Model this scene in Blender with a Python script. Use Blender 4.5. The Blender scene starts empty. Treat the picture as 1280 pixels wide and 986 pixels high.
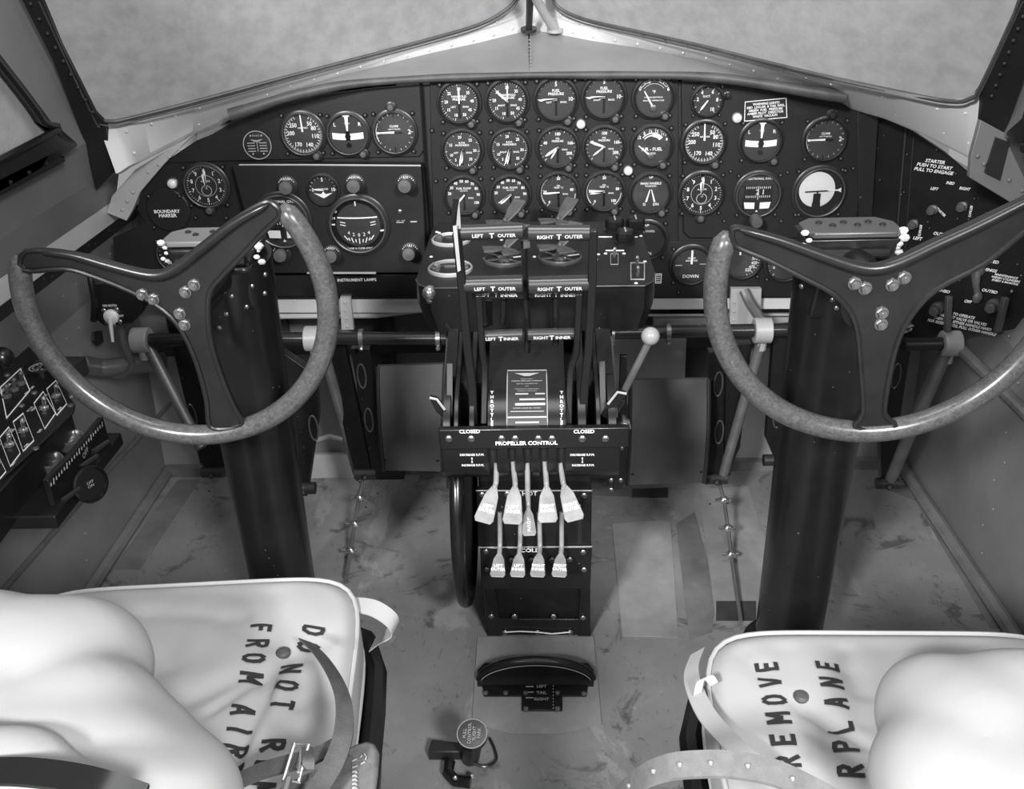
import bpy, math, random
from mathutils import Vector, Matrix, noise
random.seed(7)
scene = bpy.context.scene
COL = scene.collection
V = Vector
rad = math.radians
# ------------------------------------------------------------------ camera
W, H, F = 1280, 986, 1167.0
TH, YAW, RO = rad(27.3), rad(2.0), rad(1.7)
CAM = V((0.03, 0, 1.16))
cf = V((-math.sin(YAW)*math.cos(TH), math.cos(YAW)*math.cos(TH), -math.sin(TH)))
r0 = V((math.cos(YAW), math.sin(YAW), 0)); u0 = r0.cross(cf)
cr = r0*math.cos(RO)-u0*math.sin(RO); cu = u0*math.cos(RO)+r0*math.sin(RO)
cam = bpy.data.objects.new('camera', bpy.data.cameras.new('camera')); COL.objects.link(cam)
cam.matrix_world = Matrix(((cr.x, cu.x, -cf.x, CAM.x), (cr.y, cu.y, -cf.y, CAM.y), (cr.z, cu.z, -cf.z, CAM.z), (0, 0, 0, 1)))
cam.data.sensor_width = 36; cam.data.lens = F/W*36; cam.data.clip_start = .02
scene.camera = cam
def ray(px, py): return cf+cr*((px-W/2)/F)-cu*((py-H/2)/F)
def P(px, py, x=None, y=None, z=None):
    d = ray(px, py); i, v = (0, x) if x is not None else (1, y) if y is not None else (2, z)
    return CAM+d*((v-CAM[i])/d[i])
def PL(px, py, o, n):
    d = ray(px, py); return CAM+d*((o-CAM).dot(n)/d.dot(n))
def mpp(p): return (p-CAM).dot(cf)/F      # metres covered by one pixel at a point
# ------------------------------------------------------------------ light
scene.view_settings.view_transform = 'Standard'; scene.view_settings.look = 'None'
scene.view_settings.gamma = 1; scene.view_settings.use_curve_mapping = False
scene.view_settings.exposure = 0.0
wd = bpy.data.worlds.new('sky'); scene.world = wd; wd.use_nodes = True
wd.node_tree.nodes['Background'].inputs[0].default_value = (1, 1, 1, 1)
wd.node_tree.nodes['Background'].inputs[1].default_value = .38
def area(name, loc, target, size, power, sy=None):
    l = bpy.data.lights.new(name, 'AREA'); l.energy = power; l.size = size
    if sy: l.shape = 'RECTANGLE'; l.size_y = sy
    o = bpy.data.objects.new(name, l); COL.objects.link(o); o.location = loc
    o.rotation_euler = (V(target)-V(loc)).to_track_quat('-Z', 'Y').to_euler(); return o
area('photo_flood_lamp', (-1.3, -1.9, 2.5), (-.1, 1.5, .5), .4, 185)
area('photo_flood_lamp', (1.2, -1.7, 2.4), (.1, 1.5, .5), .5, 120)
area('cabin_roof_lamp', (0, .9, 2.3), (0, 1.3, 0), .7, 9)  # added weak fill from above, out of view; no fixture stands there
# ------------------------------------------------------------------ materials
def mat(name, c, rough=.5, metal=0, amt=0, sc=8, bump=0, bsc=200, spec=.5, speck=0, coat=0, stretch=None, det=4, trans=0):
    m = bpy.data.materials.new(name); m.use_nodes = True; n = m.node_tree; p = n.nodes['Principled BSDF']
    p.inputs['Base Color'].default_value = (c, c, c, 1); p.inputs['Roughness'].default_value = rough
    p.inputs['Metallic'].default_value = metal; p.inputs['Specular IOR Level'].default_value = spec
    if coat: p.inputs['Coat Weight'].default_value = coat; p.inputs['Coat Roughness'].default_value = .15
    def nz(scale, detail=4, rgh=.6):
        t = n.nodes.new('ShaderNodeTexCoord'); q = n.nodes.new('ShaderNodeTexNoise')
        q.inputs['Scale'].default_value = scale; q.inputs['Detail'].default_value = detail; q.inputs['Roughness'].default_value = rgh
        mp = n.nodes.new('ShaderNodeMapping'); n.links.new(t.outputs['Object'], mp.inputs[0])
        if stretch: mp.inputs['Scale'].default_value = stretch
        n.links.new(mp.outputs[0], q.inputs['Vector']); return q.outputs['Fac']
    last = None
    if amt:
        r = n.nodes.new('ShaderNodeMapRange'); n.links.new(nz(sc, det, .65), r.inputs[0])
        r.inputs[1].default_value = .3; r.inputs[2].default_value = .7
        r.inputs[3].default_value = c*(1-amt); r.inputs[4].default_value = c*(1+amt)
        last = r.outputs[0]
    if speck:
        r = n.nodes.new('ShaderNodeMapRange'); n.links.new(nz(170, 1), r.inputs[0])
        r.inputs[1].default_value = speck; r.inputs[2].default_value = speck+.02; r.inputs[3].default_value = 0; r.inputs[4].default_value = .3
        a = n.nodes.new('ShaderNodeMath'); a.operation = 'ADD'; n.links.new(r.outputs[0], a.inputs[0])
        if last: n.links.new(last, a.inputs[1])
        else: a.inputs[1].default_value = c
        last = a.outputs[0]
    if last:
        cb = n.nodes.new('ShaderNodeCombineColor')
        for i in range(3): n.links.new(last, cb.inputs[i])
        n.links.new(cb.outputs[0], p.inputs['Base Color'])
    if bump:
        b = n.nodes.new('ShaderNodeBump'); b.inputs['Strength'].default_value = bump; b.inputs['Distance'].default_value = .002
        n.links.new(nz(bsc), b.inputs['Height']); n.links.new(b.outputs[0], p.inputs['Normal'])
    return m
def wood():
    m = mat('worn_wood_rim', .2, .28, coat=.6); n = m.node_tree; p = n.nodes['Principled BSDF']
    t = n.nodes.new('ShaderNodeTexCoord'); q = n.nodes.new('ShaderNodeTexNoise'); q.inputs['Scale'].default_value = 180; q.inputs['Detail'].default_value = 6
    q.inputs['Distortion'].default_value = 1.5
    n.links.new(t.outputs['Object'], q.inputs['Vector']); r = n.nodes.new('ShaderNodeValToRGB')
    r.color_ramp.elements[0].position = .35; r.color_ramp.elements[0].color = (.055,)*3+(1,)
    r.color_ramp.elements[1].position = .7; r.color_ramp.elements[1].color = (.115,)*3+(1,)
    n.links.new(q.outputs['Fac'], r.inputs[0]); n.links.new(r.outputs[0], p.inputs['Base Color']); return m
def floorm():
    m = mat('scuffed_plywood_floor', .225, .55, amt=.25, sc=4, det=10, bump=.2, bsc=60); n = m.node_tree; p = n.nodes['Principled BSDF']
    src = p.inputs['Base Color'].links[0].from_socket; t = n.nodes.new('ShaderNodeTexCoord'); last = src
    for sc, lo, hi, val, dist, st_ in ((9, .56, .64, .45, 1.2, (1, 1, 1)), (38, .60, .68, .5, 2.5, (1, .5, 1)), (5, .58, .62, 1.35, .8, (1, .6, 1)), (70, .66, .70, 1.5, 0, (1, 1, 1))):
        mp = n.nodes.new('ShaderNodeMapping'); mp.inputs['Scale'].default_value = st_; mp.inputs['Location'].default_value = (sc, 2*sc, 0); n.links.new(t.outputs['Object'], mp.inputs[0])
        q = n.nodes.new('ShaderNodeTexNoise'); q.inputs['Scale'].default_value = sc; q.inputs['Detail'].default_value = 8; q.inputs['Roughness'].default_value = .7; q.inputs['Distortion'].default_value = dist; n.links.new(mp.outputs[0], q.inputs['Vector'])
        r = n.nodes.new('ShaderNodeMapRange'); n.links.new(q.outputs['Fac'], r.inputs[0]); r.inputs[1].default_value = lo; r.inputs[2].default_value = hi; r.inputs[3].default_value = 1; r.inputs[4].default_value = val
        v = n.nodes.new('ShaderNodeVectorMath'); v.operation = 'SCALE'; n.links.new(last, v.inputs[0]); n.links.new(r.outputs[0], v.inputs['Scale']); last = v.outputs[0]
    n.links.new(last, p.inputs['Base Color']); return m
def glassm():
    m = bpy.data.materials.new('instrument_glass'); m.use_nodes = True; n = m.node_tree; n.nodes.clear()
    o = n.nodes.new('ShaderNodeOutputMaterial'); mx = n.nodes.new('ShaderNodeMixShader'); t = n.nodes.new('ShaderNodeBsdfTransparent')
    g = n.nodes.new('ShaderNodeBsdfGlossy'); g.inputs['Roughness'].default_value = .05; f = n.nodes.new('ShaderNodeFresnel'); f.inputs[0].default_value = 1.4
    n.links.new(f.outputs[0], mx.inputs[0]); n.links.new(t.outputs[0], mx.inputs[1]); n.links.new(g.outputs[0], mx.inputs[2]); n.links.new(mx.outputs[0], o.inputs[0]); return m
K = dict(
 panel=mat('black_crackle_paint', .010, .5, amt=.35, sc=6, bump=.15, bsc=400),
 panel2=mat('grey_black_panel_paint', .013, .5, amt=.3, sc=9, bump=.1, bsc=400, spec=.35),
 gloss=mat('black_enamel', .009, .3, amt=.3, sc=20, speck=.80, spec=.45),
 grip=mat('polished_black_grip', .02, .3, spec=1, coat=.6),
 gloss2=mat('smooth_black_enamel', .009, .25, spec=.5),
 column=mat('black_column_paint', .011, .26, amt=.3, sc=12, speck=.79, spec=.5),
 yoke=mat('worn_black_casting', .015, .3, amt=.35, sc=14, bump=.05, bsc=150),
 wood=wood(),
 alu=mat('bright_painted_aluminium', .62, .4, .05, amt=.1, sc=3, bump=.03),
 alu2=mat('dull_aluminium', .42, .4, .1, amt=.18, sc=5),
 deck=mat('grey_painted_deck', .23, .42, amt=.15, sc=6, bump=.03),
 sill=mat('grey_painted_sill', .2, .5, .2, amt=.15, sc=4),
 wall=mat('grey_zinc_chromate_wall', .2, .45, amt=.2, sc=4, speck=.83),
 wallu=mat('mid_grey_cabin_wall', .17, .45, amt=.12, sc=5),
 dark=mat('dark_grey_bracket', .022, .4, amt=.3, sc=15),
 bulk=mat('pale_grey_bulkhead', .24, .6, amt=.25, sc=3),
 pane=mat('frosted_covered_pane', .36, .7, amt=.16, sc=30, det=10, stretch=(1, 1, 1), spec=.2),
 floor=floorm(),
 patch=mat('pale_worn_floor_patch', .27, .6, amt=.25, sc=9, det=8),
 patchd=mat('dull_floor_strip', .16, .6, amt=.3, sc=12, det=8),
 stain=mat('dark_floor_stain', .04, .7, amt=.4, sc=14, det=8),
 dial=mat('dial_black', .016, .5), dialg=mat('dial_grey', .028, .5),
 bezel=mat('bezel_black', .02, .32), rim=mat('worn_bezel_edge', .12, .35, .5),
 paint=mat('white_marking_paint', .8, .5), cream=mat('dim_marking_paint', .38, .5),
 steel=mat('bright_steel', .6, .22, .9), screw=mat('dull_screw', .3, .3, .8), tube=mat('grey_steel_tube', .2, .35, .5, amt=.2, sc=30),
 tubed=mat('dark_steel_tube', .05, .25, .6), knob=mat('grey_bakelite', .065, .5), ball=mat('pale_ball', .3, .25), paddle=mat('satin_aluminium_paddle', .3, .5, .15, amt=.25, sc=40),
 canvas=mat('white_canvas', .42, .85, amt=.04, sc=6, bump=.12, bsc=900, spec=.1), pipe=mat('canvas_piping', .42, .85, bump=.1, bsc=900, spec=.1),
 leather=mat('dark_leather', .075, .55, amt=.25, sc=40, bump=.3, bsc=500), ink=mat('black_stencil_ink', .02, .8),
 web=mat('grey_webbing', .16, .7, amt=.2, sc=60, bump=.3, bsc=700), pad=mat('grey_leatherette', .075, .5, amt=.2, sc=7, bump=.1, bsc=300),
 shroud=mat('dark_grey_rubber', .06, .5, amt=.35, sc=20), lens=mat('pale_lamp_lens', .7, .15), glass=glassm(), fan=mat('grey_cast_handle', .07, .45, amt=.3, sc=60),
)
# ------------------------------------------------------------------ mesh collector
_tc = {}
def glyphs(s, bold=0):
    k = (s, bold)
    if k not in _tc:
        c = bpy.data.curves.new('t', 'FONT'); c.body = s; c.size = 1; c.resolution_u = 2; c.offset = bold
        c.align_x = 'CENTER'; c.align_y = 'CENTER'
        o = bpy.data.objects.new('t', c); COL.objects.link(o)
        me = bpy.data.meshes.new_from_object(o, depsgraph=bpy.context.evaluated_depsgraph_get())
        _tc[k] = ([tuple(v.co)[:2] for v in me.vertices], [list(p.vertices) for p in me.polygons])
        bpy.data.objects.remove(o); bpy.data.meshes.remove(me); bpy.data.curves.remove(c)
    return _tc[k]
class M:
    def __init__(s): s.v = []; s.f = []; s.m = []; s.c = 0
    def add(s, vs, fs):
        n = len(s.v); s.v += [V(v) for v in vs]; s.f += [[i+n for i in f] for f in fs]; s.m += [s.c]*len(fs)
    def box(s, c, d, R=None):
        c = V(c); q = [V((x*d[0]/2, y*d[1]/2, z*d[2]/2)) for x in (-1, 1) for y in (-1, 1) for z in (-1, 1)]
        if R: q = [R@p for p in q]
        s.add([c+p for p in q], [(0, 1, 3, 2), (4, 6, 7, 5), (0, 4, 5, 1), (2, 3, 7, 6), (0, 2, 6, 4), (1, 5, 7, 3)])
    def prism(s, pts, vec):
        n = len(pts); pts = [V(p) for p in pts]; vec = V(vec)
        s.add(pts+[p+vec for p in pts], [list(range(n)), [n+i for i in range(n)][::-1]]+[[i, (i+1) % n, n+(i+1) % n, n+i] for i in range(n)])
    def ring(s, a, b, vec):      # closed band between two loops, with thickness
        n = len(a); vec = V(vec); A = [V(p) for p in a]; B = [V(p) for p in b]
        fs = []
        for i in range(n):
            j = (i+1) % n
            fs += [[i, j, n+j, n+i], [2*n+i, 3*n+i, 3*n+j, 2*n+j], [i, 2*n+i, 2*n+j, j], [n+i, n+j, 3*n+j, 3*n+i]]
        s.add(A+B+[p+vec for p in A]+[p+vec for p in B], fs)
    def cyl(s, a, b, r, r2=None, n=16):
        s.tube([a, b], [r, r if r2 is None else r2], n)
    def tube(s, pts, r, n=10, closed=False, flat=None, up=None):
        pts = [V(p) for p in pts]; N = len(pts); rr = r if isinstance(r, (list, tuple)) else [r]*N
        vs = []; fs = []; u = None
        for i, p in enumerate(pts):
            t = (pts[(i+1) % N]-pts[i-1]) if closed else (pts[min(i+1, N-1)]-pts[max(i-1, 0)])
            t.normalize()
            if up is not None: u = V(up)-t*V(up).dot(t)
            elif u is None: u = t.orthogonal()
            else: u = u-t*u.dot(t)
            u.normalize(); w = t.cross(u)
            for k in range(n):
                a = 2*math.pi*k/n
                vs.append(p+(u*math.cos(a)*(flat or 1)+w*math.sin(a))*rr[i])
        for i in range(N if closed else N-1):
            for k in range(n):
                a, b = i*n+k, i*n+(k+1) % n; c, d = ((i+1) % N)*n+(k+1) % n, ((i+1) % N)*n+k
                fs.append([a, b, c, d])
        if not closed: fs += [list(range(n))[::-1], [(N-1)*n+k for k in range(n)]]
        s.add(vs, fs)
    def lathe(s, prof, o, ax, n=32, loop=False):   # prof: (radius, distance along axis)
        if loop: prof = list(prof)+[prof[0]]
        o = V(o); ax = V(ax).normalized(); u = ax.orthogonal().normalized(); w = ax.cross(u); vs = []; fs = []
        for r, h in prof:
            for k in range(n):
                a = 2*math.pi*k/n; vs.append(o+ax*h+(u*math.cos(a)+w*math.sin(a))*r)
        for i in range(len(prof)-1):
            for k in range(n): fs.append([i*n+k, i*n+(k+1) % n, (i+1)*n+(k+1) % n, (i+1)*n+k])
        if loop: s.add(vs, fs); return
        if prof[0][0] > 0: fs.append(list(range(n))[::-1])
        if prof[-1][0] > 0: fs.append([(len(prof)-1)*n+k for k in range(n)])
        s.add(vs, fs)
    def ball(s, c, r, n=12, sc=(1, 1, 1)):
        c = V(c); vs = []; fs = []; m = n//2
        for i in range(m+1):
            t = math.pi*i/m
            for k in range(n):
                a = 2*math.pi*k/n; vs.append(c+V((math.sin(t)*math.cos(a)*sc[0], math.sin(t)*math.sin(a)*sc[1], math.cos(t)*sc[2]))*r)
        for i in range(m):
            for k in range(n): fs.append([i*n+k, i*n+(k+1) % n, (i+1)*n+(k+1) % n, (i+1)*n+k])
        s.add(vs, fs)
    def rivet(s, p, nr, r=.0028):
        s.lathe([(r, -.0004), (r*.8, r*.5), (r*.3, r*.75), (0, r*.8)], p, nr, 6)
    def rivets(s, a, b, n, nr, r=.0028):
        a = V(a); b = V(b)
        for i in range(n): s.rivet(a.lerp(b, i/max(n-1, 1)), nr, r)
    def strip(s, L, thick=None):        # L: list of (left, right) point pairs
        vs = [V(p) for ab in L for p in ab]; n = len(L)
        fs = [[2*i, 2*i+1, 2*i+3, 2*i+2] for i in range(n-1)]
        if thick is None: s.add(vs, fs); return
        nn = 2*n; t = V(thick)
        s.add(vs+[v+t for v in vs], fs+[[nn+i for i in f][::-1] for f in fs]+[[2*i, 2*i+2, nn+2*i+2, nn+2*i] for i in range(n-1)]+[[2*i+1, nn+2*i+1, nn+2*i+3, 2*i+3] for i in range(n-1)]+[[0, nn, nn+1, 1], [nn-2, nn-1, 2*nn-1, 2*nn-2]])
    def text(s, t, o, h, xd=(1, 0, 0), ud=(0, 0, 1), bold=.008, wide=1, shear=0, line=1.25):
        o = V(o); xd = V(xd).normalized(); ud = V(ud).normalized(); k = h/.72
        rows = t.split('\n')
        for i, rw in enumerate(rows):
            vs, fs = glyphs(rw, bold); dy = (len(rows)-1)/2*line*h-i*line*h
            s.add([o+xd*((x*wide+y*shear)*k)+ud*(y*k+dy) for x, y in vs], fs)
    def build(s, name, mats, parent=None, bevel=0, zero=False, ang=35, label=None, smooth=True):
        if not isinstance(mats, (list, tuple)): mats = [mats]
        if zero: org = V((0, 0, 0))
        elif parent is not None: org = V(parent.get('org', (0, 0, 0)))
        elif s.v:
            lo = V([min(v[i] for v in s.v) for i in range(3)]); hi = V([max(v[i] for v in s.v) for i in range(3)])
            org = V(((lo.x+hi.x)/2, (lo.y+hi.y)/2, lo.z))
        else: org = V((0, 0, 0))
        me = bpy.data.meshes.new(name); me.from_pydata([v-org for v in s.v], [], s.f)
        for m in mats: me.materials.append(K[m])
        me.polygons.foreach_set('material_index', s.m); me.update()
        import bmesh
        bm = bmesh.new(); bm.from_mesh(me); bmesh.ops.recalc_face_normals(bm, faces=bm.faces); bm.to_mesh(me); bm.free()
        if smooth:
            me.polygons.foreach_set('use_smooth', [True]*len(me.polygons)); me.set_sharp_from_angle(angle=rad(ang))
        o = bpy.data.objects.new(name, me); COL.objects.link(o)
        o['org'] = tuple(org)
        if parent is not None: o.parent = parent
        else: o.location = org
        if label: o['label'] = label
        if bevel:
            b = o.modifiers.new('bevel', 'BEVEL'); b.width = bevel; b.segments = 2; b.limit_method = 'ANGLE'; b.angle_limit = rad(40)
        return o
def thing(name, label, cat, loc, group=None):
    o = bpy.data.objects.new(name, None); COL.objects.link(o); o.location = loc; o['org'] = tuple(loc)
    o.empty_display_size = .05
    o['label'] = label; o['category'] = cat
    if group: o['group'] = group
    return o
def tag(o, label, cat, group=None):
    o['label'] = label; o['category'] = cat
    if group: o['group'] = group
    return o
def struct(o): o['kind'] = 'structure'; return o
def inst(me, name, parent, loc, rot=(0, 0, 0), sc=1):
    o = bpy.data.objects.new(name, me); COL.objects.link(o); o.parent = parent
    o.location = V(loc)-V(parent['org']); o.rotation_euler = rot; o.scale = (sc,)*3; return o
def smooth_curve(pts, n=6, closed=False):
    pts = [V(p) for p in pts]; N = len(pts); out = []
    for i in range(N if closed else N-1):
        if closed: a, b, c, d = pts[i-1], pts[i], pts[(i+1) % N], pts[(i+2) % N]
        else: a, b, c, d = pts[max(i-1, 0)], pts[i], pts[i+1], pts[min(i+2, N-1)]
        for k in range(n):
            t = k/n; out.append(.5*((2*b)+(c-a)*t+(2*a-5*b+4*c-d)*t*t+(3*b-a-3*c+d)*t**3))
    if not closed: out.append(pts[-1])
    return out
def resample(c, sp):
    out = [c[0]]; acc = 0
    for a, b in zip(c, c[1:]):
        L = (b-a).length; t = sp-acc
        while t <= L: out.append(a.lerp(b, t/L)); t += sp
        acc = (acc+L) % sp if L else acc
    return out
def pxs(l, **k): return [P(a, b, **k) for a, b in l]
BACK = (0, -1, 0)    # the way the panel faces
def _proto(mats, fn):
    m = M(); fn(m); o = m.build('proto', mats, zero=True); me = o.data; bpy.data.objects.remove(o); return me
def _screw(m):
    m.lathe([(.0042, 0), (.0042, .0012), (.003, .0022), (0, .0026)], (0, 0, 0), BACK, 12); m.c = 1; m.box((0, -.0024, 0), (.006, .0008, .0011))
SCREW = _proto(['screw', 'dial'], _screw)
def _screwd(m):
    m.lathe([(.0052, 0), (.0052, .002), (.0045, .003)], (0, 0, 0), BACK, 12); m.c = 1; m.lathe([(.0028, .003), (.002, .004), (0, .0042)], (0, 0, 0), BACK, 8)
SCREWD = _proto(['gloss2', 'screw'], _screwd)
def _bolt(m): m.lathe([(.0085, 0), (.0085, .002)], (0, 0, 0), BACK, 16); m.lathe([(.0068, .001), (.0068, .006), (.0058, .0075)], (0, 0, 0), BACK, 6); m.lathe([(.003, .007), (.003, .0095)], (0, 0, 0), BACK, 8)
BOLT = _proto(['screw'], _bolt)
# ================================================================== THE SETTING
m = M(); m.box((0, .95, -.01), (1.8, 2.1, .02)); struct(m.build('floor', 'floor'))
m = M()
for q in ([(765, 655), (838, 650), (848, 797), (778, 795)], [(873, 612), (935, 608), (962, 690), (950, 775), (895, 775)]):
    m.prism([P(a, b, z=.0) for a, b in q], (0, 0, .0015))
struct(m.build('trim_1', 'patch'))
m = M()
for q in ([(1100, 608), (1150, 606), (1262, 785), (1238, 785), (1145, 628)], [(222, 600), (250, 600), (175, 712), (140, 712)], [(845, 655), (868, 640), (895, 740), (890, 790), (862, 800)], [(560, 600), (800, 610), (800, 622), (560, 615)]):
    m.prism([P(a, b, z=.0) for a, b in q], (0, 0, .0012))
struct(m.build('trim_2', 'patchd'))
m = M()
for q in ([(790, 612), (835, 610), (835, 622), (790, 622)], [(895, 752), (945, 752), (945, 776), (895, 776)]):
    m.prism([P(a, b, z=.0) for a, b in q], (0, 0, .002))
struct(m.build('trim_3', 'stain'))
m = M()
for q in ([(597, 797), (742, 797), (752, 905), (700, 918), (640, 918), (590, 905)],):
    m.prism([P(a, b, z=.0) for a, b in q], (0, 0, .0022))
m.rivets(P(610, 805, z=.0022), P(735, 805, z=.0022), 7, (0, 0, 1), .0022)
struct(m.build('trim_4', 'patch'))
# seams and rivets on the floor, bottom frame tube along the walls
m = M()
for s in (-1, 1): m.tube([(s*.852, .3, .012), (s*.852, 1.86, .012)], .014, 8)
m.box((0, 1.855, .012), (1.7, .02, .024))
struct(m.build('baseboard_front', 'patchd'))
# side walls: profile (x, z) swept fore and aft
PROF = [(.86, 0), (.86, .50), (.832, .60), (.79, .649), (.777, .693), (.755, .757), (.735, .832), (.735, 1.45)]
PROFR = [(.868, 0), (.870, .45), (.884, .50), (.888, .60), (.884, .68), (.80, .765), (.755, .832), (.755, 1.45)]
def wallpt(s, i, y, off=0):
    x, z = (PROF if s < 0 else PROFR)[i]; return V((s*(x-off), y, z))
def wallstrip(s, i, j, y0=.2, y1=1.97, th=.012):
    m = M(); n = 8; ys = [y0+(y1-y0)*k/n for k in range(n+1)]
    for k in range(i, j): m.strip([(wallpt(s, k, y), wallpt(s, k+1, y)) for y in ys], (s*th, 0, 0))
    return m
for s, nm in ((-1, 'left'), (1, 'right')):
    m = wallstrip(s, 0, 2)
    for yy in (1.05, 1.45):
        for k in range(9): m.rivet(V((s*.86, yy+.02*(k % 2), .06+.05*k)), (-s, 0, 0), .003)
    for zz, a in ((.47, .9),):
        m.rivets((s*.86, a, zz), (s*.86, 1.8, zz), 18, (-s, 0, 0), .003)
    m.rivets((s*.858, .9, .53), (s*.842, 1.8, .565), 18, (-s, 0, .3), .003)
    struct(m.build('wall_'+nm, 'wall'))
    m = wallstrip(s, 2, 3)
    if s > 0: m = wallstrip(s, 2, 3, y1=1.7)
    for k in range(26):
        y = .7+.045*k; p = wallpt(s, 2, y).lerp(wallpt(s, 3, y), .45+.25*(k % 2)); m.rivet(p, (-s, 0, .5), .003)
    struct(m.build('trim_5' if s < 0 else 'trim_6', 'dark'))
    m = wallstrip(s, 3, 4); struct(m.build('trim_7' if s < 0 else 'trim_8', 'alu' if s < 0 else 'wall'))
    m = wallstrip(s, 4, 5, y1=1.74)
    struct(m.build('trim_9' if s < 0 else 'trim_10', 'sill'))
    # upper side wall with the window opening cut out of it
    m = wallstrip(s, 5, 6, y1=1.70)
    m.rivets(wallpt(s, 5, .9, .0)+V((0, 0, .012)), wallpt(s, 5, 1.5, .0)+V((0, 0, .012)), 14, (-s, 0, .2), .003)
    def sp(y, z):   # point on the upper wall
        return V((s*(.735 if s < 0 else .755), y-(.07 if s > 0 and y < 1.5 and z < 1.36 else 0), z))
    op = [(1.455, .850), (1.462, .875), (1.40, .955), (1.24, 1.13), (1.06, 1.33), (1.0, 1.40), (.75, 1.40), (.70, 1.35), (.70, .90), (.74, .85)]
    out = [(1.60, .832), (1.60, .832), (1.60, 1.0), (1.45, 1.2), (1.3, 1.40), (1.25, 1.45), (.6, 1.45), (.2, 1.45), (.2, .9), (.2, .832)]
    m.ring([sp(*q) for q in out], [sp(*q) for q in op], (s*.01, 0, 0))
    struct(m.build('wall_left_upper' if s < 0 else 'wall_right_upper', 'wallu'))
    inn = []; cx, cz = 1.05, 1.1
    for y, z in op: inn.append((y+(cx-y)*.075, z+(cz-z)*.10))
    ow = []
    for y, z in op: ow.append((y-(cx-y)*.03, z-(cz-z)*.05))
    fr = M(); A = smooth_curve([sp(*q)-V((s*.004, 0, 0)) for q in ow], 4, True); B = smooth_curve([sp(*q)-V((s*.004, 0, 0)) for q in inn], 4, True)
    fr.ring(A, B, (-s*.012, 0, 0))
    fr.box(sp(1.14, .838)-V((s*.010, 0, 0)), (.012, .66, .020))
    fr.tube([p-V((s*.012, 0, 0)) for p in B], .006, 6, True)
    for k in range(12):
        fr.rivet(sp(.86+.055*k, .838)-V((s*.016, 0, 0)), (-s, 0, 0), .004)
    struct(fr.build('window_3' if s < 0 else 'window_4', 'gloss2'))
    pn = M(); pn.prism([sp(*q)+V((s*.002, 0, 0)) for q in ow], (s*.004, 0, 0)); struct(pn.build('window_3_pane' if s < 0 else 'window_4_pane', 'pane'))
m = M(); m.prism([(-.87, 1.862, 0), (.87, 1.862, 0), (.87, 1.97, .95), (-.87, 1.97, .95)], (0, .02, 0))
for x in (-.62, -.30, .30, .62): m.rivets((x, 1.862, .03), (x, 1.93, .6), 18, BACK, .003)
struct(m.build('wall_front', 'bulk'))
m = M()     # frames and stringers seen below the panel
for x, w in ((-.55, .03), (-.335, .045), (.36, .05), (.44, .02), (.62, .03)):
    m.prism([(x-w, 1.845, .0), (x+w, 1.845, .0), (x+w, 1.93, .85), (x-w, 1.93, .85)], (0, -.02, 0))
m.box((0, 1.86, .33), (1.7, .03, .035)); m.box((-.1, 1.85, .17), (.5, .03, .05))
struct(m.build('trim_11', 'dark'))
m = M()
m.tube([(-.52, 1.84, .05), (-.50, 1.83, .10), (-.45, 1.83, .115), (-.40, 1.83, .10), (-.385, 1.84, .05)], .006, 8)
m.prism([(-.52, 1.845, .0), (-.385, 1.845, .0), (-.385, 1.85, .06), (-.52, 1.85, .06)], (0, -.01, 0))
m.prism([(.06, 1.81, .2), (.34, 1.81, .2), (.34, 1.83, .36), (.06, 1.83, .36)], (0, -.008, 0))
struct(m.build('trim_12', 'alu2'))
# ---------------- windshield: two slanted panes, bright frame band below them, deck behind the panel
UL = [(118, 142, 1.60), (126, 149, 1.605), (140, 151, 1.61), (160, 148, 1.62), (250, 125, 1.69), (350, 98, 1.75), (450, 72, 1.81), (540, 48, 1.87), (600, 30, 1.91), (635, 10, 1.95), (650, -8, 1.97)]
LL = [(145, 217, 1.60), (150, 215, 1.605), (160, 208, 1.61), (172, 202, 1.63), (245, 165, 1.73), (350, 116, 1.77), (450, 88, 1.82), (540, 66, 1.87), (600, 53, 1.91), (640, 43, 1.95), (660, 38, 1.97)]
UR = [(690, -8, 1.97), (697, 8, 1.95), (730, 24, 1.91), (800, 40, 1.85), (880, 58, 1.78), (960, 78, 1.71), (1040, 97, 1.63), (1120, 114, 1.57), (1185, 126, 1.53), (1212, 122, 1.51), (1226, 105, 1.50)]
LR = [(662, 38, 1.97), (690, 41, 1.95), (740, 51, 1.90), (800, 60, 1.86), (880, 76, 1.81), (960, 98, 1.77), (1050, 130, 1.735), (1109, 147, 1.66), (1155, 166, 1.60), (1205, 191, 1.54), (1218, 198, 1.52)]
def p3(l): return [P(a, b, y=c) for a, b, c in l]
U1, L1, U2, L2 = p3(UL), p3(LL), p3(UR), p3(LR)
def plane(a, b, c): a, b, c = V(a), V(b), V(c); return a, (b-a).cross(c-a).normalized()
PA = plane(P(150, 150, y=1.61), P(600, 30, y=1.91), P(52, 0, x=-.70))
PB = plane(P(1190, 126, y=1.53), P(730, 24, y=1.91), P(1275, 0, x=.70))
for nm, U, pl, far, k in (('window_1', UL, PA, [(668, -60), (672, -260), (-60, -260), (52, 0)], 1), ('window_2', UR, PB, [(1275, 0), (1370, -260), (660, -260), (664, -60)], 1)):
    m = M(); pts = [PL(a, b, *pl) for a, b, c in U]+[PL(a, b, *pl) for a, b in far]
    m.prism(pts, (0, .006, 0)); struct(m.build(nm, 'pane'))
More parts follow.
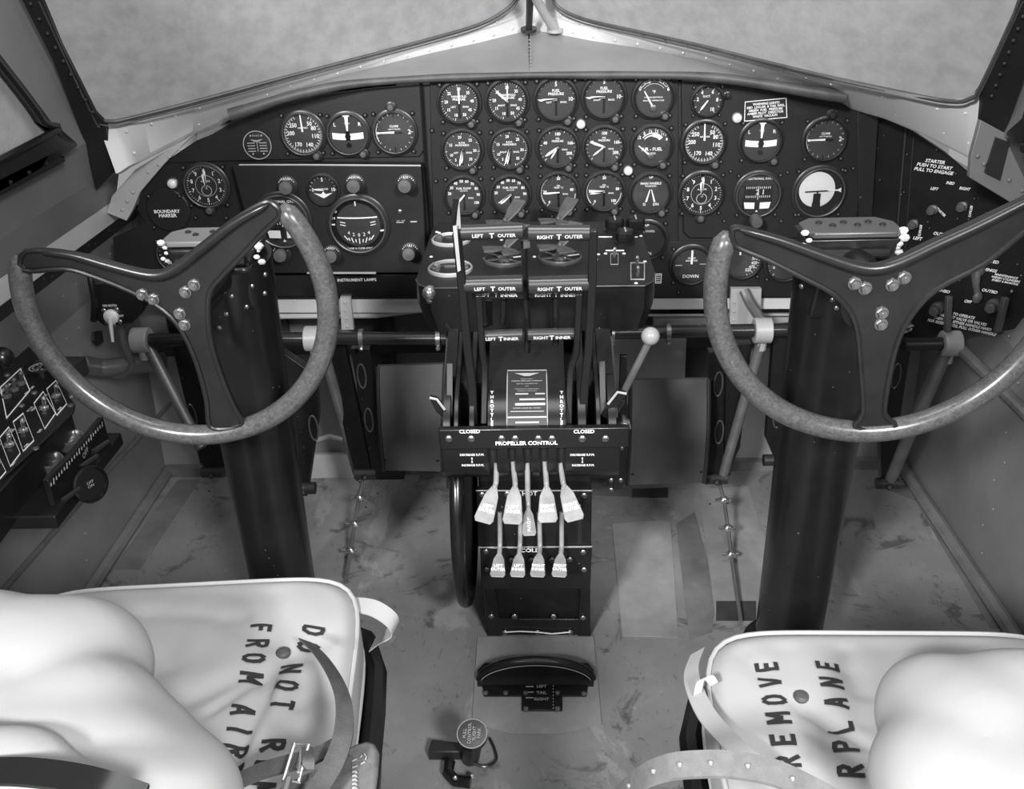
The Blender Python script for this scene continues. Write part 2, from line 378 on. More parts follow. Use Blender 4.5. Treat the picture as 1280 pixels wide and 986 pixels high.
for nm, U, pl in (('window_1_gasket', [(50, -5)]+[(a, b) for a, b, c in UL], PA), ('window_2_gasket', [(a, b) for a, b, c in UR]+[(1277, -5)], PB)):
    m = M(); c = smooth_curve([PL(a, b, *pl)+V((0, -.004, 0)) for a, b in U], 4); m.tube(c, .0032, 8)
    m.tube([p+V((0, -.003, -.007)) for p in c], .0014, 6)
    struct(m.build(nm, 'shroud'))
for nm, U, L, n in (('trim_13', U1, L1, 14), ('trim_14', U2, L2, 16)):
    m = M(); m.strip(list(zip(U, L)), (0, .012, -.004))
    cu2 = smooth_curve([a.lerp(b, .28) for a, b in zip(U, L)], 6); cl2 = smooth_curve([a.lerp(b, .80) for a, b in zip(U, L)], 6)
    for q, c in enumerate((cu2, cl2)):
        for p in resample(c, .045)[1:]: m.rivet(p+V((0, -.001, .001)), (0, -.8, .5), .0027)
    
    struct(m.build(nm, 'alu'))
GL = [(245, 170), (350, 128), (450, 106), (540, 99), (600, 97), (640, 95), (662, 95)]
GR = [(662, 95), (690, 94), (740, 95), (800, 95), (880, 97), (960, 106), (1057, 124)]
m = M(); a = [P(x, y, y=1.73) for x, y in GL]; m.strip(list(zip(L1[4:], a)), (0, 0, -.008))
b = [P(x, y, y=1.73) for x, y in GR]; m.strip(list(zip(L2[:7], b)), (0, 0, -.008))
m.rivets(P(662, 50, z=.945), P(664, 92, z=.903), 10, (0, -.2, 1), .0022)
struct(m.build('trim_15', 'deck'))
# corner posts and lower brackets
for nm, q, pl, rv in (('trim_16', [(-105, -260), (-72, -260), (50, -5), (75, 55), (118, 140), (130, 152), (143, 215), (120, 238), (103, 170), (66, 75)], PA, [(38, 5), (115, 140)]),
                  ('trim_17', [(1420, -260), (1385, -260), (1278, -5), (1258, 50), (1232, 100), (1226, 140), (1216, 197), (1232, 215), (1262, 150), (1290, 70)], PB, [(1285, 5), (1240, 120)])):
    m = M(); o, n = pl; pts = [PL(a, b, o-V((0, .010, 0)), n) for a, b in q]; m.prism(pts, (0, .014, 0))
    m.rivets(PL(*rv[0], o-V((0, .012, 0)), n), PL(*rv[1], o-V((0, .012, 0)), n), 9, (0, -1, .2), .004)
    struct(m.build(nm, 'panel2'))
# structural gussets where the sill meets the panel on the left, and the right-hand bracket
m = M(); m.prism(pxs([(238, 172), (245, 166), (205, 190), (169, 212), (140, 245), (133, 266), (158, 276), (166, 262), (175, 240), (205, 205)], y=1.70), (0, .012, 0))
m.rivets(P(153, 262, y=1.698), P(166, 240, y=1.698), 3, BACK, .004); m.rivets(P(185, 215, y=1.698), P(225, 187, y=1.698), 4, BACK, .003)
struct(m.build('trim_18', 'alu2', bevel=.002))
m = M(); m.prism(pxs([(1214, 195), (1226, 150), (1300, 190), (1300, 258), (1268, 256), (1212, 222)], y=1.49), (0, .012, 0))
m.rivets(P(1222, 195, y=1.488), P(1230, 205, y=1.488), 2, BACK, .004); m.rivets(P(1245, 212, y=1.488), P(1278, 238, y=1.488), 3, BACK, .004)
struct(m.build('trim_19', 'wallu', bevel=.002))
m = M(); m.prism(pxs([(1246, 172), (1262, 178), (1250, 225), (1232, 216)], y=1.482), (0, .006, 0)); struct(m.build('trim_20', 'dark'))
# roof post between the panes with its diagonal tube
m = M(); m.prism([PL(a, b, V((0, 1.965, .98)), V((0, 1, .3)).normalized()) for a, b in ((646, -10), (694, -10), (700, 10), (690, 40), (662, 44), (636, 40), (634, 12))], (0, .01, 0)); struct(m.build('trim_21', 'alu'))
t = thing('roof_strut', 'pale diagonal tube and dark post meeting the deck at the windshield centre', 'strut', P(668, 40, y=1.94))
m = M(); m.tube([P(672, -230, y=1.62), P(664, -40, y=1.84), P(661, 38, y=1.935)], [.009, .008, .0065], 10); m.lathe([(.016, 0), (.016, .006)], P(661, 39, y=1.94), (0, -.2, 1)); m.build('post', 'dark', t)
m = M(); m.tube([P(600, -200, y=1.6), P(655, -40, y=1.80), P(672, 2, y=1.88), P(692, 36, y=1.935)], .009, 12); m.lathe([(.016, 0), (.016, .006)], P(694, 39, y=1.94), (0, -.2, 1)); m.build('tube', 'alu2', t)
# ================================================================== INSTRUMENT PANEL
YP = 1.73
panel = thing('instrument_panel', 'wide black instrument panel spanning the cockpit under the grey roll of padding', 'panel', P(640, 372, y=YP))
m = M()
m.prism(pxs([(172, 262), (176, 240), (190, 218), (215, 196), (245, 176), (287, 150), (340, 130), (400, 114), (470, 104), (540, 98), (660, 95), (800, 94), (900, 99), (980, 109), (1060, 126), (1082, 138), (1082, 372), (335, 374), (150, 374), (141, 297), (183, 278)], y=YP), (0, .004, 0))
m.build('backing_plate', 'panel', panel)
def plate(name, pts, y, th, mt='panel2', bevel=.002):
    m = M(); m.prism(pxs(pts, y=y), (0, th, 0)); return m.build(name, mt, panel, bevel=bevel)
plate('engine_instrument_plate', [(537, 99), (848, 98), (848, 372), (543, 372)], YP-.004, .003)
plate('pilot_instrument_plate', [(205, 204), (248, 178), (290, 153), (340, 134), (400, 118), (470, 109), (526, 105), (530, 188), (524, 196), (300, 201)], YP-.004, .003, 'panel')
plate('copilot_instrument_plate', [(852, 100), (900, 102), (980, 112), (1060, 130), (1078, 140), (1072, 290), (1064, 298), (862, 298), (854, 290)], YP-.006, .005)
plate('lower_plate', [(552, 302), (1080, 303), (1080, 371), (552, 371)], YP-.005, .001)
plate('lamp_strip', [(324, 343), (522, 343), (522, 371), (326, 371)], YP-.010, .008, 'gloss2')
m = M(); m.prism(pxs([(1072, 138), (1098, 148), (1084, 372), (1074, 372)], y=YP-.008), (0, .006, 0)); m.build('side_channel', 'panel', panel, bevel=.001)
m = M()
for x, y in ((305, 207),): pass
m.tube([P(526, 104, y=YP-.006), P(532, 205, y=YP-.006), P(541, 300, y=YP-.006)], .003, 6); m.build('panel_joint', 'gloss2', panel)
m = M(); m.text('INSTRUMENT LAMPS', P(446, 350, y=YP-.0105), .006); m.build('lettering', 'paint', panel)
m = M(); m.text('BOUNDARY\nMARKER', P(209, 267, y=YP-.0052), .0065, bold=.03); m.build('lettering', 'paint', panel)
m = M(); m.lathe([(.042, 0), (.042, .003), (.040, .0045), (0, .0045)], P(211, 262, y=YP), BACK, 40); m.build('marker_plate', 'panel', panel)
panel_screws = [(186, 245), (225, 245), (193, 284), (245, 272), (283, 272), (540, 163), (545, 226), (895, 318), (1066, 210), (1075, 246), (905, 276), (976, 276), (913, 214), (984, 215), (997, 213), (1053, 212), (998, 268), (887, 101), (1045, 139), (1063, 291), (690, 270), (800, 365), (848, 365), (880, 366)]
for a, b in panel_screws: inst(SCREWD, 'screw', panel, P(a, b, y=YP-.005), sc=.8)
# placard round
m = M(); c = P(322, 181, y=YP-.005); m.lathe([(.0262, 0), (.0262, .0015), (.024, .002)], c, BACK, 40); pl = m.build('round_data_plate', 'dial', panel, label='round engraved data plate with bright edge')
m = M(); m.lathe([(.0255, .0018), (.0262, .0026), (.0247, .0026), (.0247, .0018)], c, BACK, 40, True)
d = c+V((0, -.0028, 0))
for k, z in enumerate((.004, -.001, -.006, -.011)):
    for s in (-1, 1): m.box(d+V((s*.011, 0, z)), (.014, .0005, .0016))
m.text('BRAKES', d+V((0, 0, .017)), .003)
m.prism([d+V(q) for q in ((-.012, 0, .011), (0, 0, .009), (.012, 0, .011), (.004, 0, .006), (-.004, 0, .006))], (0, -.0004, 0))
for s in (-1, 1):
    for t in (-1, 1): m.ball(d+V((s*.010, 0, t*.016+(.001 if t > 0 else 0))), .0018, 8)
m.box(d+V((0, 0, -.003)), (.0012, .0005, .018)); m.build('engraving', 'cream', panel)
# rectangular warning placard
m = M(); q = [(931, 127), (983, 122), (984, 147), (930, 152)]; m.prism(pxs(q, y=YP-.008), (0, .002, 0)); m.build('placard', 'dial', panel, label='black placard listing the warning light colours')
m = M(); o2 = [P(a, b, y=YP-.0085) for a, b in q]; cc = sum(o2, V())/4; m.ring(o2, [cc+(p-cc)*V((.965, 1, .93)).length/V((1, 1, 1)).length if False else cc+V(((p-cc).x*.965, 0, (p-cc).z*.92)) for p in o2], (0, -.0006, 0))
m.text('WARNING LIGHTS\nRED  LDG.GR. & TAIL WHL.\nGREEN  FUEL  PRESSURE\nAMBER PILOT  DIRECTOR\nWHITE  VACUUM', cc+V((0, -.0004, 0)), .0040, xd=(1, 0, .06), line=1.35, bold=.03); m.build('lettering', 'paint', panel)
# handwritten lower right label and the little comb placard
m = M(); c = P(823, 348, y=YP-.007)
for z in (-.006, -.002, .002, .006): m.box(c+V((0, 0, z)), (.007, .0006, .0012))
m.ring([c+V(q) for q in ((-.006, 0, -.010), (.006, 0, -.010), (.006, 0, .010), (-.006, 0, .010))], [c+V(q) for q in ((-.0045, 0, -.0085), (.0045, 0, -.0085), (.0045, 0, .0085), (-.0045, 0, .0085))], (0, -.0006, 0)); m.build('placard', 'paint', panel)

# ---------------- gauges
def gauge(px, py, r, label, nums=(), ns=.2, nr=.68, ticks=(), texts=(), ptr=(), slot=False, arcs=(), rects=(), knob=None, Y=YP-.006, face='dialg', tk=.12, group=None, corners=True, extra=None, screwmesh=None, tone='paint', wide=.9, edge=False):
    c = P(px, py, y=Y); R = r*mpp(c)
    g = thing('flight_instrument' if group is None else 'engine_gauge', label, 'gauge', tuple(c+V((0, 0, -R*1.15))), group)
    def pt(a, q, dy): a = rad(a); return c+V((math.sin(a)*q*R, -dy, math.cos(a)*q*R))
    m = M(); m.lathe([(R*1.16, 0), (R*1.16, .002), (R*1.13, .003), (R*1.03, .0035), (R*1.03, .0075), (R*.99, .009), (R*.955, .0075), (R*.95, .001)], c, BACK, 40)
    if knob:
        ka, kd = knob; m.lathe([(R*.26, 0), (R*.26, .0034), (R*.22, .004)], pt(ka, kd, 0), BACK, 16)
    m.build('bezel', 'bezel', g)
    m = M(); m.lathe([(R*1.035, .0078), (R*1.00, .0094), (R*.965, .0082)], c, BACK, 40, True); m.build('bezel_rim', 'rim' if edge else 'panel2', g)
    m = M(); m.lathe([(R*.97, .001), (0, .0012)], c, BACK, 40); m.build('dial', face, g)
    m = M(); y0 = .0018
    for (a0, a1, n, mj) in ticks:
        for i in range(n+1):
            a = a0+(a1-a0)*i/n; L = tk if i % mj == 0 else tk*.55; w = .014 if i % mj == 0 else .008
            rd = V((math.sin(rad(a)), 0, math.cos(rad(a)))); td = V((rd.z, 0, -rd.x)); p = pt(0, 0, y0)+rd*R*.93
            m.add([p-td*R*w, p+td*R*w, p+td*R*w-rd*R*L, p-td*R*w-rd*R*L], [(0, 1, 2, 3)])
    for t, a in nums: m.text(t, pt(a, nr, y0), R*ns, bold=.025, wide=wide)
    for t, x, z, h in texts: m.text(t, c+V((x*R, -y0, z*R)), h*R, bold=.02)
    for q, a0, a1, w in arcs:
        m.strip([(pt(a0+(a1-a0)*k/16, q, y0), pt(a0+(a1-a0)*k/16, q+w, y0)) for k in range(17)])
    for x, z, w, h in rects: m.add([c+V(((x+i*w)*R, -y0, (z+j*h)*R)) for i, j in ((-.5, -.5), (.5, -.5), (.5, .5), (-.5, .5))], [(0, 1, 2, 3)])
    if m.f: m.build('dial_markings', tone, g, smooth=False)
    if slot:
        m = M(); m.box(c+V((0, -.0025, -.38*R)), (R*.10, .0012, R*.80)); m.box(c+V((0, -.0025, 0)), (R*.2, .0012, R*.16)); m.build('pointer_cover', 'gloss2', g)
    if extra: extra(c, R, g)
    for a, L, w in ptr:
        m = M(); rd = V((math.sin(rad(a)), 0, math.cos(rad(a)))); td = V((rd.z, 0, -rd.x)); p = c+V((0, -.0038, 0))
        m.prism([p-td*R*w*.6-rd*R*.06, p+td*R*w*.6-rd*R*.06, p+td*R*w+rd*R*L*.72, p+td*R*w*.3+rd*R*L, p-td*R*w*.3+rd*R*L, p-td*R*w+rd*R*L*.72], (0, .0007, 0)); m.build('pointer', 'paint', g)
    m = M(); m.lathe([(R*.955, .0068), (0, .0075)], c, BACK, 32); m.build('glass', 'glass', g)
    if knob: m = M(); m.lathe([(R*.16, 0), (R*.16, .008), (R*.13, .0095), (0, .01)], pt(ka, kd, .0035), BACK, 16); m.build('adjusting_knob', 'fan' if knob[0] > 90 else 'bezel', g)
    if corners:
        for a in (45, 135, 225, 315): inst(SCREWD, 'screw', g, pt(a+(2 if a < 180 else -2), 1.30, 0), sc=min(R/.034, 1)*.82)
    return g
EG = 'engine gauges in rows of five on the centre panel'
mp = [('10', 197), ('15', 237), ('20', 273), ('25', 312), ('30', 0), ('35', 45), ('40', 85), ('45', 125), ('50', 158)]
mpt = dict(nums=mp, ns=.15, nr=.66, ticks=[(195, 515, 40, 5)], slot=True, knob=(152, 1.22), group=EG)
gauge(574, 128, 24.5, 'manifold pressure gauge at the top left corner of the centre block, single upright pointer', texts=[('MANIFOLD\nPRESSURE', 0, .22, .11), ('LEFT', -.3, -.22, .09), ('ENGS.', .34, -.22, .09)], ptr=[(0, .72, .05)], **mpt)
gauge(634, 126, 24.5, 'manifold pressure gauge second in the top row, two pointers spread in a V', texts=[('MANIFOLD\nPRESSURE', .05, .22, .11), ('RIGHT', -.3, -.22, .09), ('ENGS.', .34, -.22, .09)], ptr=[(2, .85, .04), (312, .72, .06)], **mpt)
for x, y, tt, lb in ((695, 124, 'LEFT', 'fuel pressure gauge in the middle of the top row, left of its twin'), (755, 121, 'RIGHT', 'fuel pressure gauge fourth in the top row, beside the temperature gauge')):
    gauge(x, y, 25, lb, nums=[('5', 0), ('10', 90)], ns=.19, nr=.72, ticks=[(-90, 90, 10, 5)], texts=[('FUEL', 0, .42, .13), ('PRESSURE', 0, .26, .13), (tt, -.35, -.14, .09), ('ENGS.', .38, -.14, .09)], slot=True, ptr=[(268, .85, .07), (264, .7, .04)], knob=(152, 1.22), group=EG)
def needle_hub(c, R, g):
    m = M(); m.lathe([(R*.2, .003), (R*.2, .005), (R*.1, .006)], c+V((0, 0, -R*.6)), BACK, 16); m.build('pointer_hub', 'rim', g)
def mk_needle(a0, base, L):
    def f(c, R, g):
        m = M(); b = c+V((base[0]*R, -.0045, base[1]*R)); d = V((math.sin(rad(a0)), 0, math.cos(rad(a0)))); t = V((d.z, 0, -d.x))
        m.prism([b-t*R*.05, b+t*R*.05, b+t*R*.025+d*R*L, b-t*R*.025+d*R*L], (0, .0007, 0)); m.build('pointer', 'paint', g)
        m = M(); m.lathe([(R*.17, .002), (R*.17, .005), (R*.1, .006)], b+V((0, .004, 0)), BACK, 14); m.build('pointer_hub', 'rim', g)
    return f
gauge(817, 121, 24, 'temperature gauge with wide arc scale 0 to 6, top right of centre block', nums=[], texts=[('0', -.72, .42, .19), ('2', -.26, .78, .19), ('4', .3, .78, .19), ('6', .74, .38, .19), ('°F', 0, .25, .15), ('WESTON ELECTRICAL', 0, -.02, .07), ('EXHAUST TEMPERATURE', 0, -.18, .07)], arcs=[(.78, -52, 52, .02), (.66, -52, 52, .015)], ticks=[(-52, 52, 24, 4)], extra=mk_needle(-30, (0, -.55), 1.0), knob=(148, 1.15), group=EG)
rp = [('10', 245), ('15', 292), ('20', 350), ('25', 42), ('30', 95), ('35', 140), ('5', 215)]
rpt = dict(nums=rp, ns=.15, nr=.66, ticks=[(200, 520, 50, 5)], slot=True, knob=(155, 1.2), group=EG)
gauge(578, 187, 23.5, 'RPM gauge at the left of the middle row with a pale reflection at its foot', texts=[('R.P.M.\nHUNDREDS', 0, .3, .1), ('LEFT', -.34, -.16, .09), ('ENGS.', .36, -.16, .09)], ptr=[(192, .85, .06), (184, .7, .05)], **rpt)
gauge(637, 186, 23.5, 'RPM gauge second in the middle row, both pointers hanging down left', texts=[('R.P.M.\nHUNDREDS', 0, .3, .1), ('RIGHT', -.34, -.16, .09), ('ENGS.', .36, -.16, .09)], ptr=[(190, .8, .05), (198, .82, .06)], **rpt)
op = [('100', 0), ('160', 72), ('200', 118), ('40', 290)]
opt = dict(nums=op, ns=.16, nr=.68, ticks=[(225, 490, 20, 4)], slot=True, knob=(152, 1.2), group=EG)
gauge(697, 184, 24, 'oil pressure gauge in the middle of the middle row, pointers fanned low on the left', texts=[('OIL', 0, .45, .1), ('PRESSURE', 0, .32, .1), ('ENGS.', .38, -.12, .08)], ptr=[(236, .78, .07), (212, .66, .045)], **opt)
gauge(755, 183, 24, 'oil pressure gauge fourth in the middle row, one pointer up left and one down left', texts=[('OIL', 0, .45, .1), ('PRESSURE', 0, .32, .1), ('ENGS.', .38, -.12, .08)], ptr=[(290, .75, .07), (232, .72, .045)], **opt)
def fa(c, R, g):
    mk_needle(-50, (-.05, -.52), .85)(c, R, g)
gauge(815, 182, 24, 'air fuel ratio gauge with bright banded arc at the right of the middle row', nums=[], texts=[('15', -.68, .42, .15), ('8', -.42, .62, .14), ('13', -.12, .72, .14), ('12', .2, .72, .14), ('11', .52, .58, .14), ('8', .74, .32, .14), ('AIR - FUEL', 0, -.18, .17), ('RATIO', 0, -.4, .1)], arcs=[(.5, -50, 0, .06), (.46, 0, 52, .22), (.62, -50, 0, .05)], ticks=[(-52, 52, 20, 4)], extra=fa, knob=(150, 1.15), group=EG)
ff = [('0', 238), ('10', 256), ('20', 278), ('30', 303), ('40', 328), ('50', 352), ('60', 14), ('70', 38), ('80', 62), ('90', 88), ('100', 122)]
fft = dict(nums=ff[2:], ns=.15, nr=.78, ticks=(), slot=True, knob=(152, 1.2), group=EG)
gauge(580, 244, 23, 'leftmost fuel flow gauge of the third row, partly behind the throttle handle', texts=[('FUEL FLOW', 0, .38, .11), ('GAL/HOUR', 0, .25, .06), ('ENGS.', .38, -.15, .08)], ptr=[(222, .7, .06)], **fft)
gauge(638, 243, 23, 'fuel flow gauge second in the third row, broad pointer down left', texts=[('FUEL FLOW', 0, .38, .11), ('GAL/HOUR', 0, .25, .06), ('ENGS.', .38, -.15, .08)], ptr=[(228, .72, .08), (236, .8, .04)], **fft)
ot = dict(nums=[('50', 0), ('80', 80), ('100', 135), ('20', 272), ('0', 222)], ns=.15, nr=.72, ticks=[(220, 500, 14, 7)], slot=True, knob=(152, 1.2), group=EG, arcs=[(.90, 228, 318, .03), (.90, 95, 140, .03)])
gauge(698, 240, 23.5, 'oil temperature gauge in the middle of the third row, one pointer level to the left', texts=[('OIL', 0, .35, .09), ('TEMP. °C', 0, .24, .09), ('ENGS.', .38, -.1, .08)], ptr=[(266, .8, .05)], **ot)
gauge(755, 239, 23.5, 'oil temperature gauge fourth in the third row, broad double pointer level to the left', texts=[('OIL', 0, .35, .09), ('TEMP. °C', 0, .24, .09), ('ENGS.', .38, -.1, .08)], ptr=[(272, .8, .08), (262, .76, .05)], **ot)
def wheels2(c, R, g):
    for s in (-1, 1):
        m = M(); a = c+V((s*.04*R, -.004, .2*R)); b = c+V((s*.22*R, -.004, -.45*R)); t = V((.05*R, 0, 0)); m.prism([a-t*.4, a+t*.4, b+t, b-t], (0, .0007, 0)); m.build('pointer', 'paint', g)
gauge(813, 241, 24, 'main wheels position indicator with two splayed pointers, right end of the third row', texts=[('UP', 0, .82, .12), ('MAIN WHEELS', 0, .5, .12), ('POSITION', 0, .36, .09), ('DN', .3, -.6, .14), ('D', -.3, -.6, .14)], extra=wheels2, group=EG, knob=(150, 1.2))
def tailw(c, R, g):
    m = M(); m.box(c+V((-.1*R, -.004, -.45*R)), (R*.09, .0007, R*.55)); m.build('pointer', 'paint', g)
gauge(808, 300, 24, 'tail wheel position indicator half hidden behind the fuel selector box', texts=[('UP', 0, .8, .12), ('TAIL WHEEL', 0, .48, .11), ('DN', .1, -.72, .17)], extra=tailw)
def downg(c, R, g):
    m = M(); m.box(c+V((0, -.004, .45*R)), (R*.1, .0007, R*.75)); m.build('pointer', 'paint', g)
gauge(864, 331, 24, 'flap indicator marked DOWN low on the panel left of the right wheel rim', texts=[('DOWN', 0, -.62, .18), ('UP FLAP', 0, .38, .08), ('INDICATOR', 0, .24, .08)], arcs=[], rects=[(-.65, 0, .35, .03), (.6, .05, .35, .02)], extra=downg)
gauge(928, 325, 23, 'gauge crowded with numerals seen through the right wheel rim, 225 at its top', nums=[('225', 15), ('275', 40), ('325', 62), ('375', 82), ('425', 104), ('475', 126), ('525', 148)], ns=.17, nr=.66, ticks=[(0, 160, 16, 2)], rects=[(-.15, .5, .09, .4)])
gauge(981, 328, 23, 'small gauge half under the right control wheel arm, bright pointer to the left', nums=[('0', 245), ('250', 135), ('50', 290)], ns=.17, nr=.62, ptr=[(285, .75, .09)], ticks=[(220, 500, 14, 7)])
# pilot's group
asn = [('50', 38), ('80', 65), ('110', 102), ('140', 155), ('170', 210), ('200', 273), ('250', 312)]
def speed(c, R, g):
    m = M(); b = c+V((0, -.004, 0)); t = V((R*.05, 0, 0)); a = V((-.03*R, 0, .93*R)); m.prism([b-t*.9+V((0, 0, R*.1)), b+t*.9+V((0, 0, R*.1)), b+t*.6+a, b-t*.6+a], (0, .0007, 0)); m.build('pointer', 'paint', g)
ast = dict(nums=asn, ns=.2, nr=.60, ticks=[(25, 335, 62, 2)], tk=.16, extra=speed, knob=(152, 1.22), texts=[('AIR SPEED', .02, .28, .08)])
gauge(379, 167, 25.5, 'airspeed indicator numbered 50 to 250 on the left panel beside the round data plate', edge=True, **ast)
gauge(880, 178, 25.5, 'airspeed indicator numbered 50 to 250 on the right panel beside the centre block', **ast)
def turn(c, R, g):
    m = M()
    n = 12
    L = []
    for k in range(n+1):
        x = (-.78+1.56*k/n)*R; z = (-.13+.10*((x/R)**2))*R; L.append((c+V((x, -.003, z+.14*R)), c+V((x, -.003, z-.17*R))))
    m.strip(L, (0, .0006, 0)); m.build('slip_tube', 'paint', g)
    m = M(); m.cyl(c+V((0, -.0005, -.12*R)), c+V((0, -.0048, -.12*R)), R*.14, n=16); m.cyl(c+V((0, -.0005, -.55*R)), c+V((0, -.0045, -.55*R)), R*.12, n=16); m.box(c+V((0, -.003, -.1*R)), (R*.22, .0012, R*.44)); m.build('slip_ball', 'gloss2', g)
    m = M(); p = c+V((0, -.004, .2*R)); m.prism([p+V((-.04*R, 0, -.05*R)), p+V((.04*R, 0, -.05*R)), p+V((.09*R, 0, .62*R)), p+V((.18*R, 0, .68*R)), p+V((.18*R, 0, .74*R)), p+V((-.18*R, 0, .74*R)), p+V((-.18*R, 0, .68*R)), p+V((-.09*R, 0, .62*R))], (0, .0007, 0)); m.build('pointer', 'paint', g)
tt = dict(texts=[('L', -.62, .45, .18), ('R', .62, .45, .18), ('TURN', 0, .5, .07)], extra=turn, knob=(145, 1.22), face='dialg')
gauge(435, 167, 25, 'turn and bank indicator with bright white slip tube on the left panel', edge=True, **tt)
gauge(951, 176, 25, 'turn and bank indicator with bright white slip tube under the warning placard', **tt)
def climb(c, R, g):
    m = M(); b = c+V((0, -.004, -.02*R)); m.prism([b+V((-.85*R, 0, .03*R)), b+V((0, 0, .07*R)), b+V((0, 0, -.03*R)), b+V((-.85*R, 0, -.03*R))], (0, .0007, 0)); m.lathe([(R*.06, 0), (R*.06, .001), (R*.04, .0012)], b+V((-.8*R, 0, 0)), BACK, 10); m.build('pointer', 'paint', g)
    m = M(); m.box(c+V((.18*R, -.003, -.02*R)), (R*.4, .001, R*.08)); m.build('pointer_cover', 'gloss2', g)
ct = dict(texts=[('CLIMB', 0, .28, .11), ('1000 FT PER MIN', 0, .14, .06), ('2', .74, 0, .22)], ticks=[(0, 180, 10, 5), (180, 360, 10, 5)], tk=.2, arcs=[(.88, 240, 300, .03)], extra=climb)
gauge(493, 165, 25.5, 'rate of climb indicator with a knob at its top on the left panel', knob=(357, 1.2), edge=True, **ct)
gauge(1031, 174, 25.5, 'rate of climb indicator near the right end of the panel', knob=(8, 1.2), **ct)
aln = [(str(i), 36*i) for i in range(10)]
def alt(c, R, g):
    m = M(); b = c+V((0, -.004, 0))
    for a, L, w in ((-6, .62, .10), (3, .85, .06)):
        d = V((math.sin(rad(a)), 0, math.cos(rad(a)))); t = V((d.z, 0, -d.x)); m.prism([b-t*R*.03-d*R*.15, b+t*R*.03-d*R*.15, b+t*R*w*.8+d*R*L*.8, b+d*R*L, b-t*R*w*.8+d*R*L*.8], (0, .0007, 0))
    m.build('pointer', 'paint', g)
    m = M(); m.lathe([(R*.52, .0016), (R*.52, .002), (R*.495, .002)], c, BACK, 32, True); m.lathe([(R*.26, .0028), (R*.26, .003), (R*.22, .003)], c+V((0, 0, -.22*R)), BACK, 20, True); m.build('inner_ring', 'cream', g)
at = dict(nums=aln, ns=.19, nr=.70, ticks=[(0, 360, 50, 5)], tk=.12, texts=[('ALTITUDE', 0, .22, .07)], extra=alt, knob=(180, 1.18), face='dial')
gauge(877, 242, 26, 'altimeter numbered 0 to 9 on the right panel, left of the compass card', **at)
gauge(258, 232, 26, 'clock faced altimeter numbered 0 to 9 at the far left of the panel', edge=True, **at)
gauge(884, 126, 18.5, 'small suction gauge numbered 2 to 10 at the top of the right panel', nums=[('2', 280), ('4', 325), ('6', 30), ('8', 85), ('10', 148)], ns=.24, nr=.66, ticks=[(215, 505, 10, 1)], texts=[('SUCT.', -.05, .3, .14)], ptr=[(217, .75, .07)], knob=(75, 1.35))
def dg(c, R, g):
    m = M()
    m.prism([c+V(q)*R+V((0, -.0035, 0)) for q in ((-.62, 0, -.34), (-.56, 0, -.64), (-.12, 0, -.66), (-.12, 0, -.36))], (0, .0006, 0))
    m.prism([c+V(q)*R+V((0, -.0035, 0)) for q in ((.62, 0, -.34), (.56, 0, -.64), (.12, 0, -.66), (.12, 0, -.36))], (0, .0006, 0))
    m.prism([c+V(q)*R+V((0, -.0035, 0)) for q in ((-.06, 0, -.8), (.06, 0, -.8), (0, 0, -.7))], (0, .0006, 0)); m.build('slip_tube', 'paint', g)
    m = M(); m.box(c+V((0, -.002, .12*R)), (1.3*R, .002, .62*R)); m.box(c+V((0, -.002, -.5*R)), (1.35*R, .001, .5*R)); m.box(c+V((0, -.0035, -.5*R)), (.2*R, .0015, .4*R)); m.build('card_window', 'gloss2', g)
    m = M(); d = c+V((0, -.0033, 0))
    for k in range(13):
        m.box(d+V(((-.54+.09*k)*R, 0, .34*R)), (.025*R, .0004, .1*R)); m.box(d+V(((-.54+.09*k)*R, 0, -.08*R)), (.025*R, .0004, .1*R))
    m.box(d+V((0, -.0004, .1*R)), (.03*R, .0004, .62*R)); m.text('2 1', d+V((.1*R, -.0002, .12*R)), .24*R); m.build('card_markings', 'paint', g)
dgt = dict(texts=[('DIRECTIONAL GYRO', 0, .74, .10)], extra=dg, face='dial')
gauge(947, 243, 27, 'directional gyro with drum card and two white blocks on the right panel', edge=True, **dgt)
def hz(c, R, g):
    m = M(); m.lathe([(.74*R, .002), (.74*R, .0028), (0, .0035)], c+V((-.12*R, 0, .12*R)), BACK, 40); m.build('horizon_card', 'lens', g, label='pale round card')
    m = M(); d = c+V((0, -.005, 0)); m.box(d+V((-.12*R, 0, .06*R)), (1.0*R, .0008, .05*R), Matrix.Rotation(rad(-2), 3, 'Y')); m.box(d+V((-.1*R, 0, -.1*R)), (.06*R, .0008, .3*R))
    m.box(d+V((-.1*R, .001, -.25*R)), (.3*R, .001, .42*R)); m.box(d+V((-.1*R, .001, -.55*R)), (.34*R, .001, .24*R)); m.build('horizon_bar', 'gloss2', g)
    m = M(); d = c+V((0, -.0052, 0)); m.box(d+V((.55*R, 0, .1*R)), (.5*R, .0006, .05*R)); m.prism([d+V(q)*R for q in ((.86, 0, .2), (.86, 0, 0), (.68, 0, .1))], (0, .0005, 0)); m.build('side_index', 'paint', g)
gauge(1024, 240, 30, 'artificial horizon with a large pale disc near the right end of the panel', extra=hz, face='gloss2', edge=True)
gauge(218, 318, 20, 'small dark gauge low at the far left of the panel behind the left column head', nums=[('100', 8), ('50', 215), ('75', 75)], ns=.2, nr=.64, ticks=[(200, 480, 16, 4)], edge=True, face='dial', Y=YP-.004)
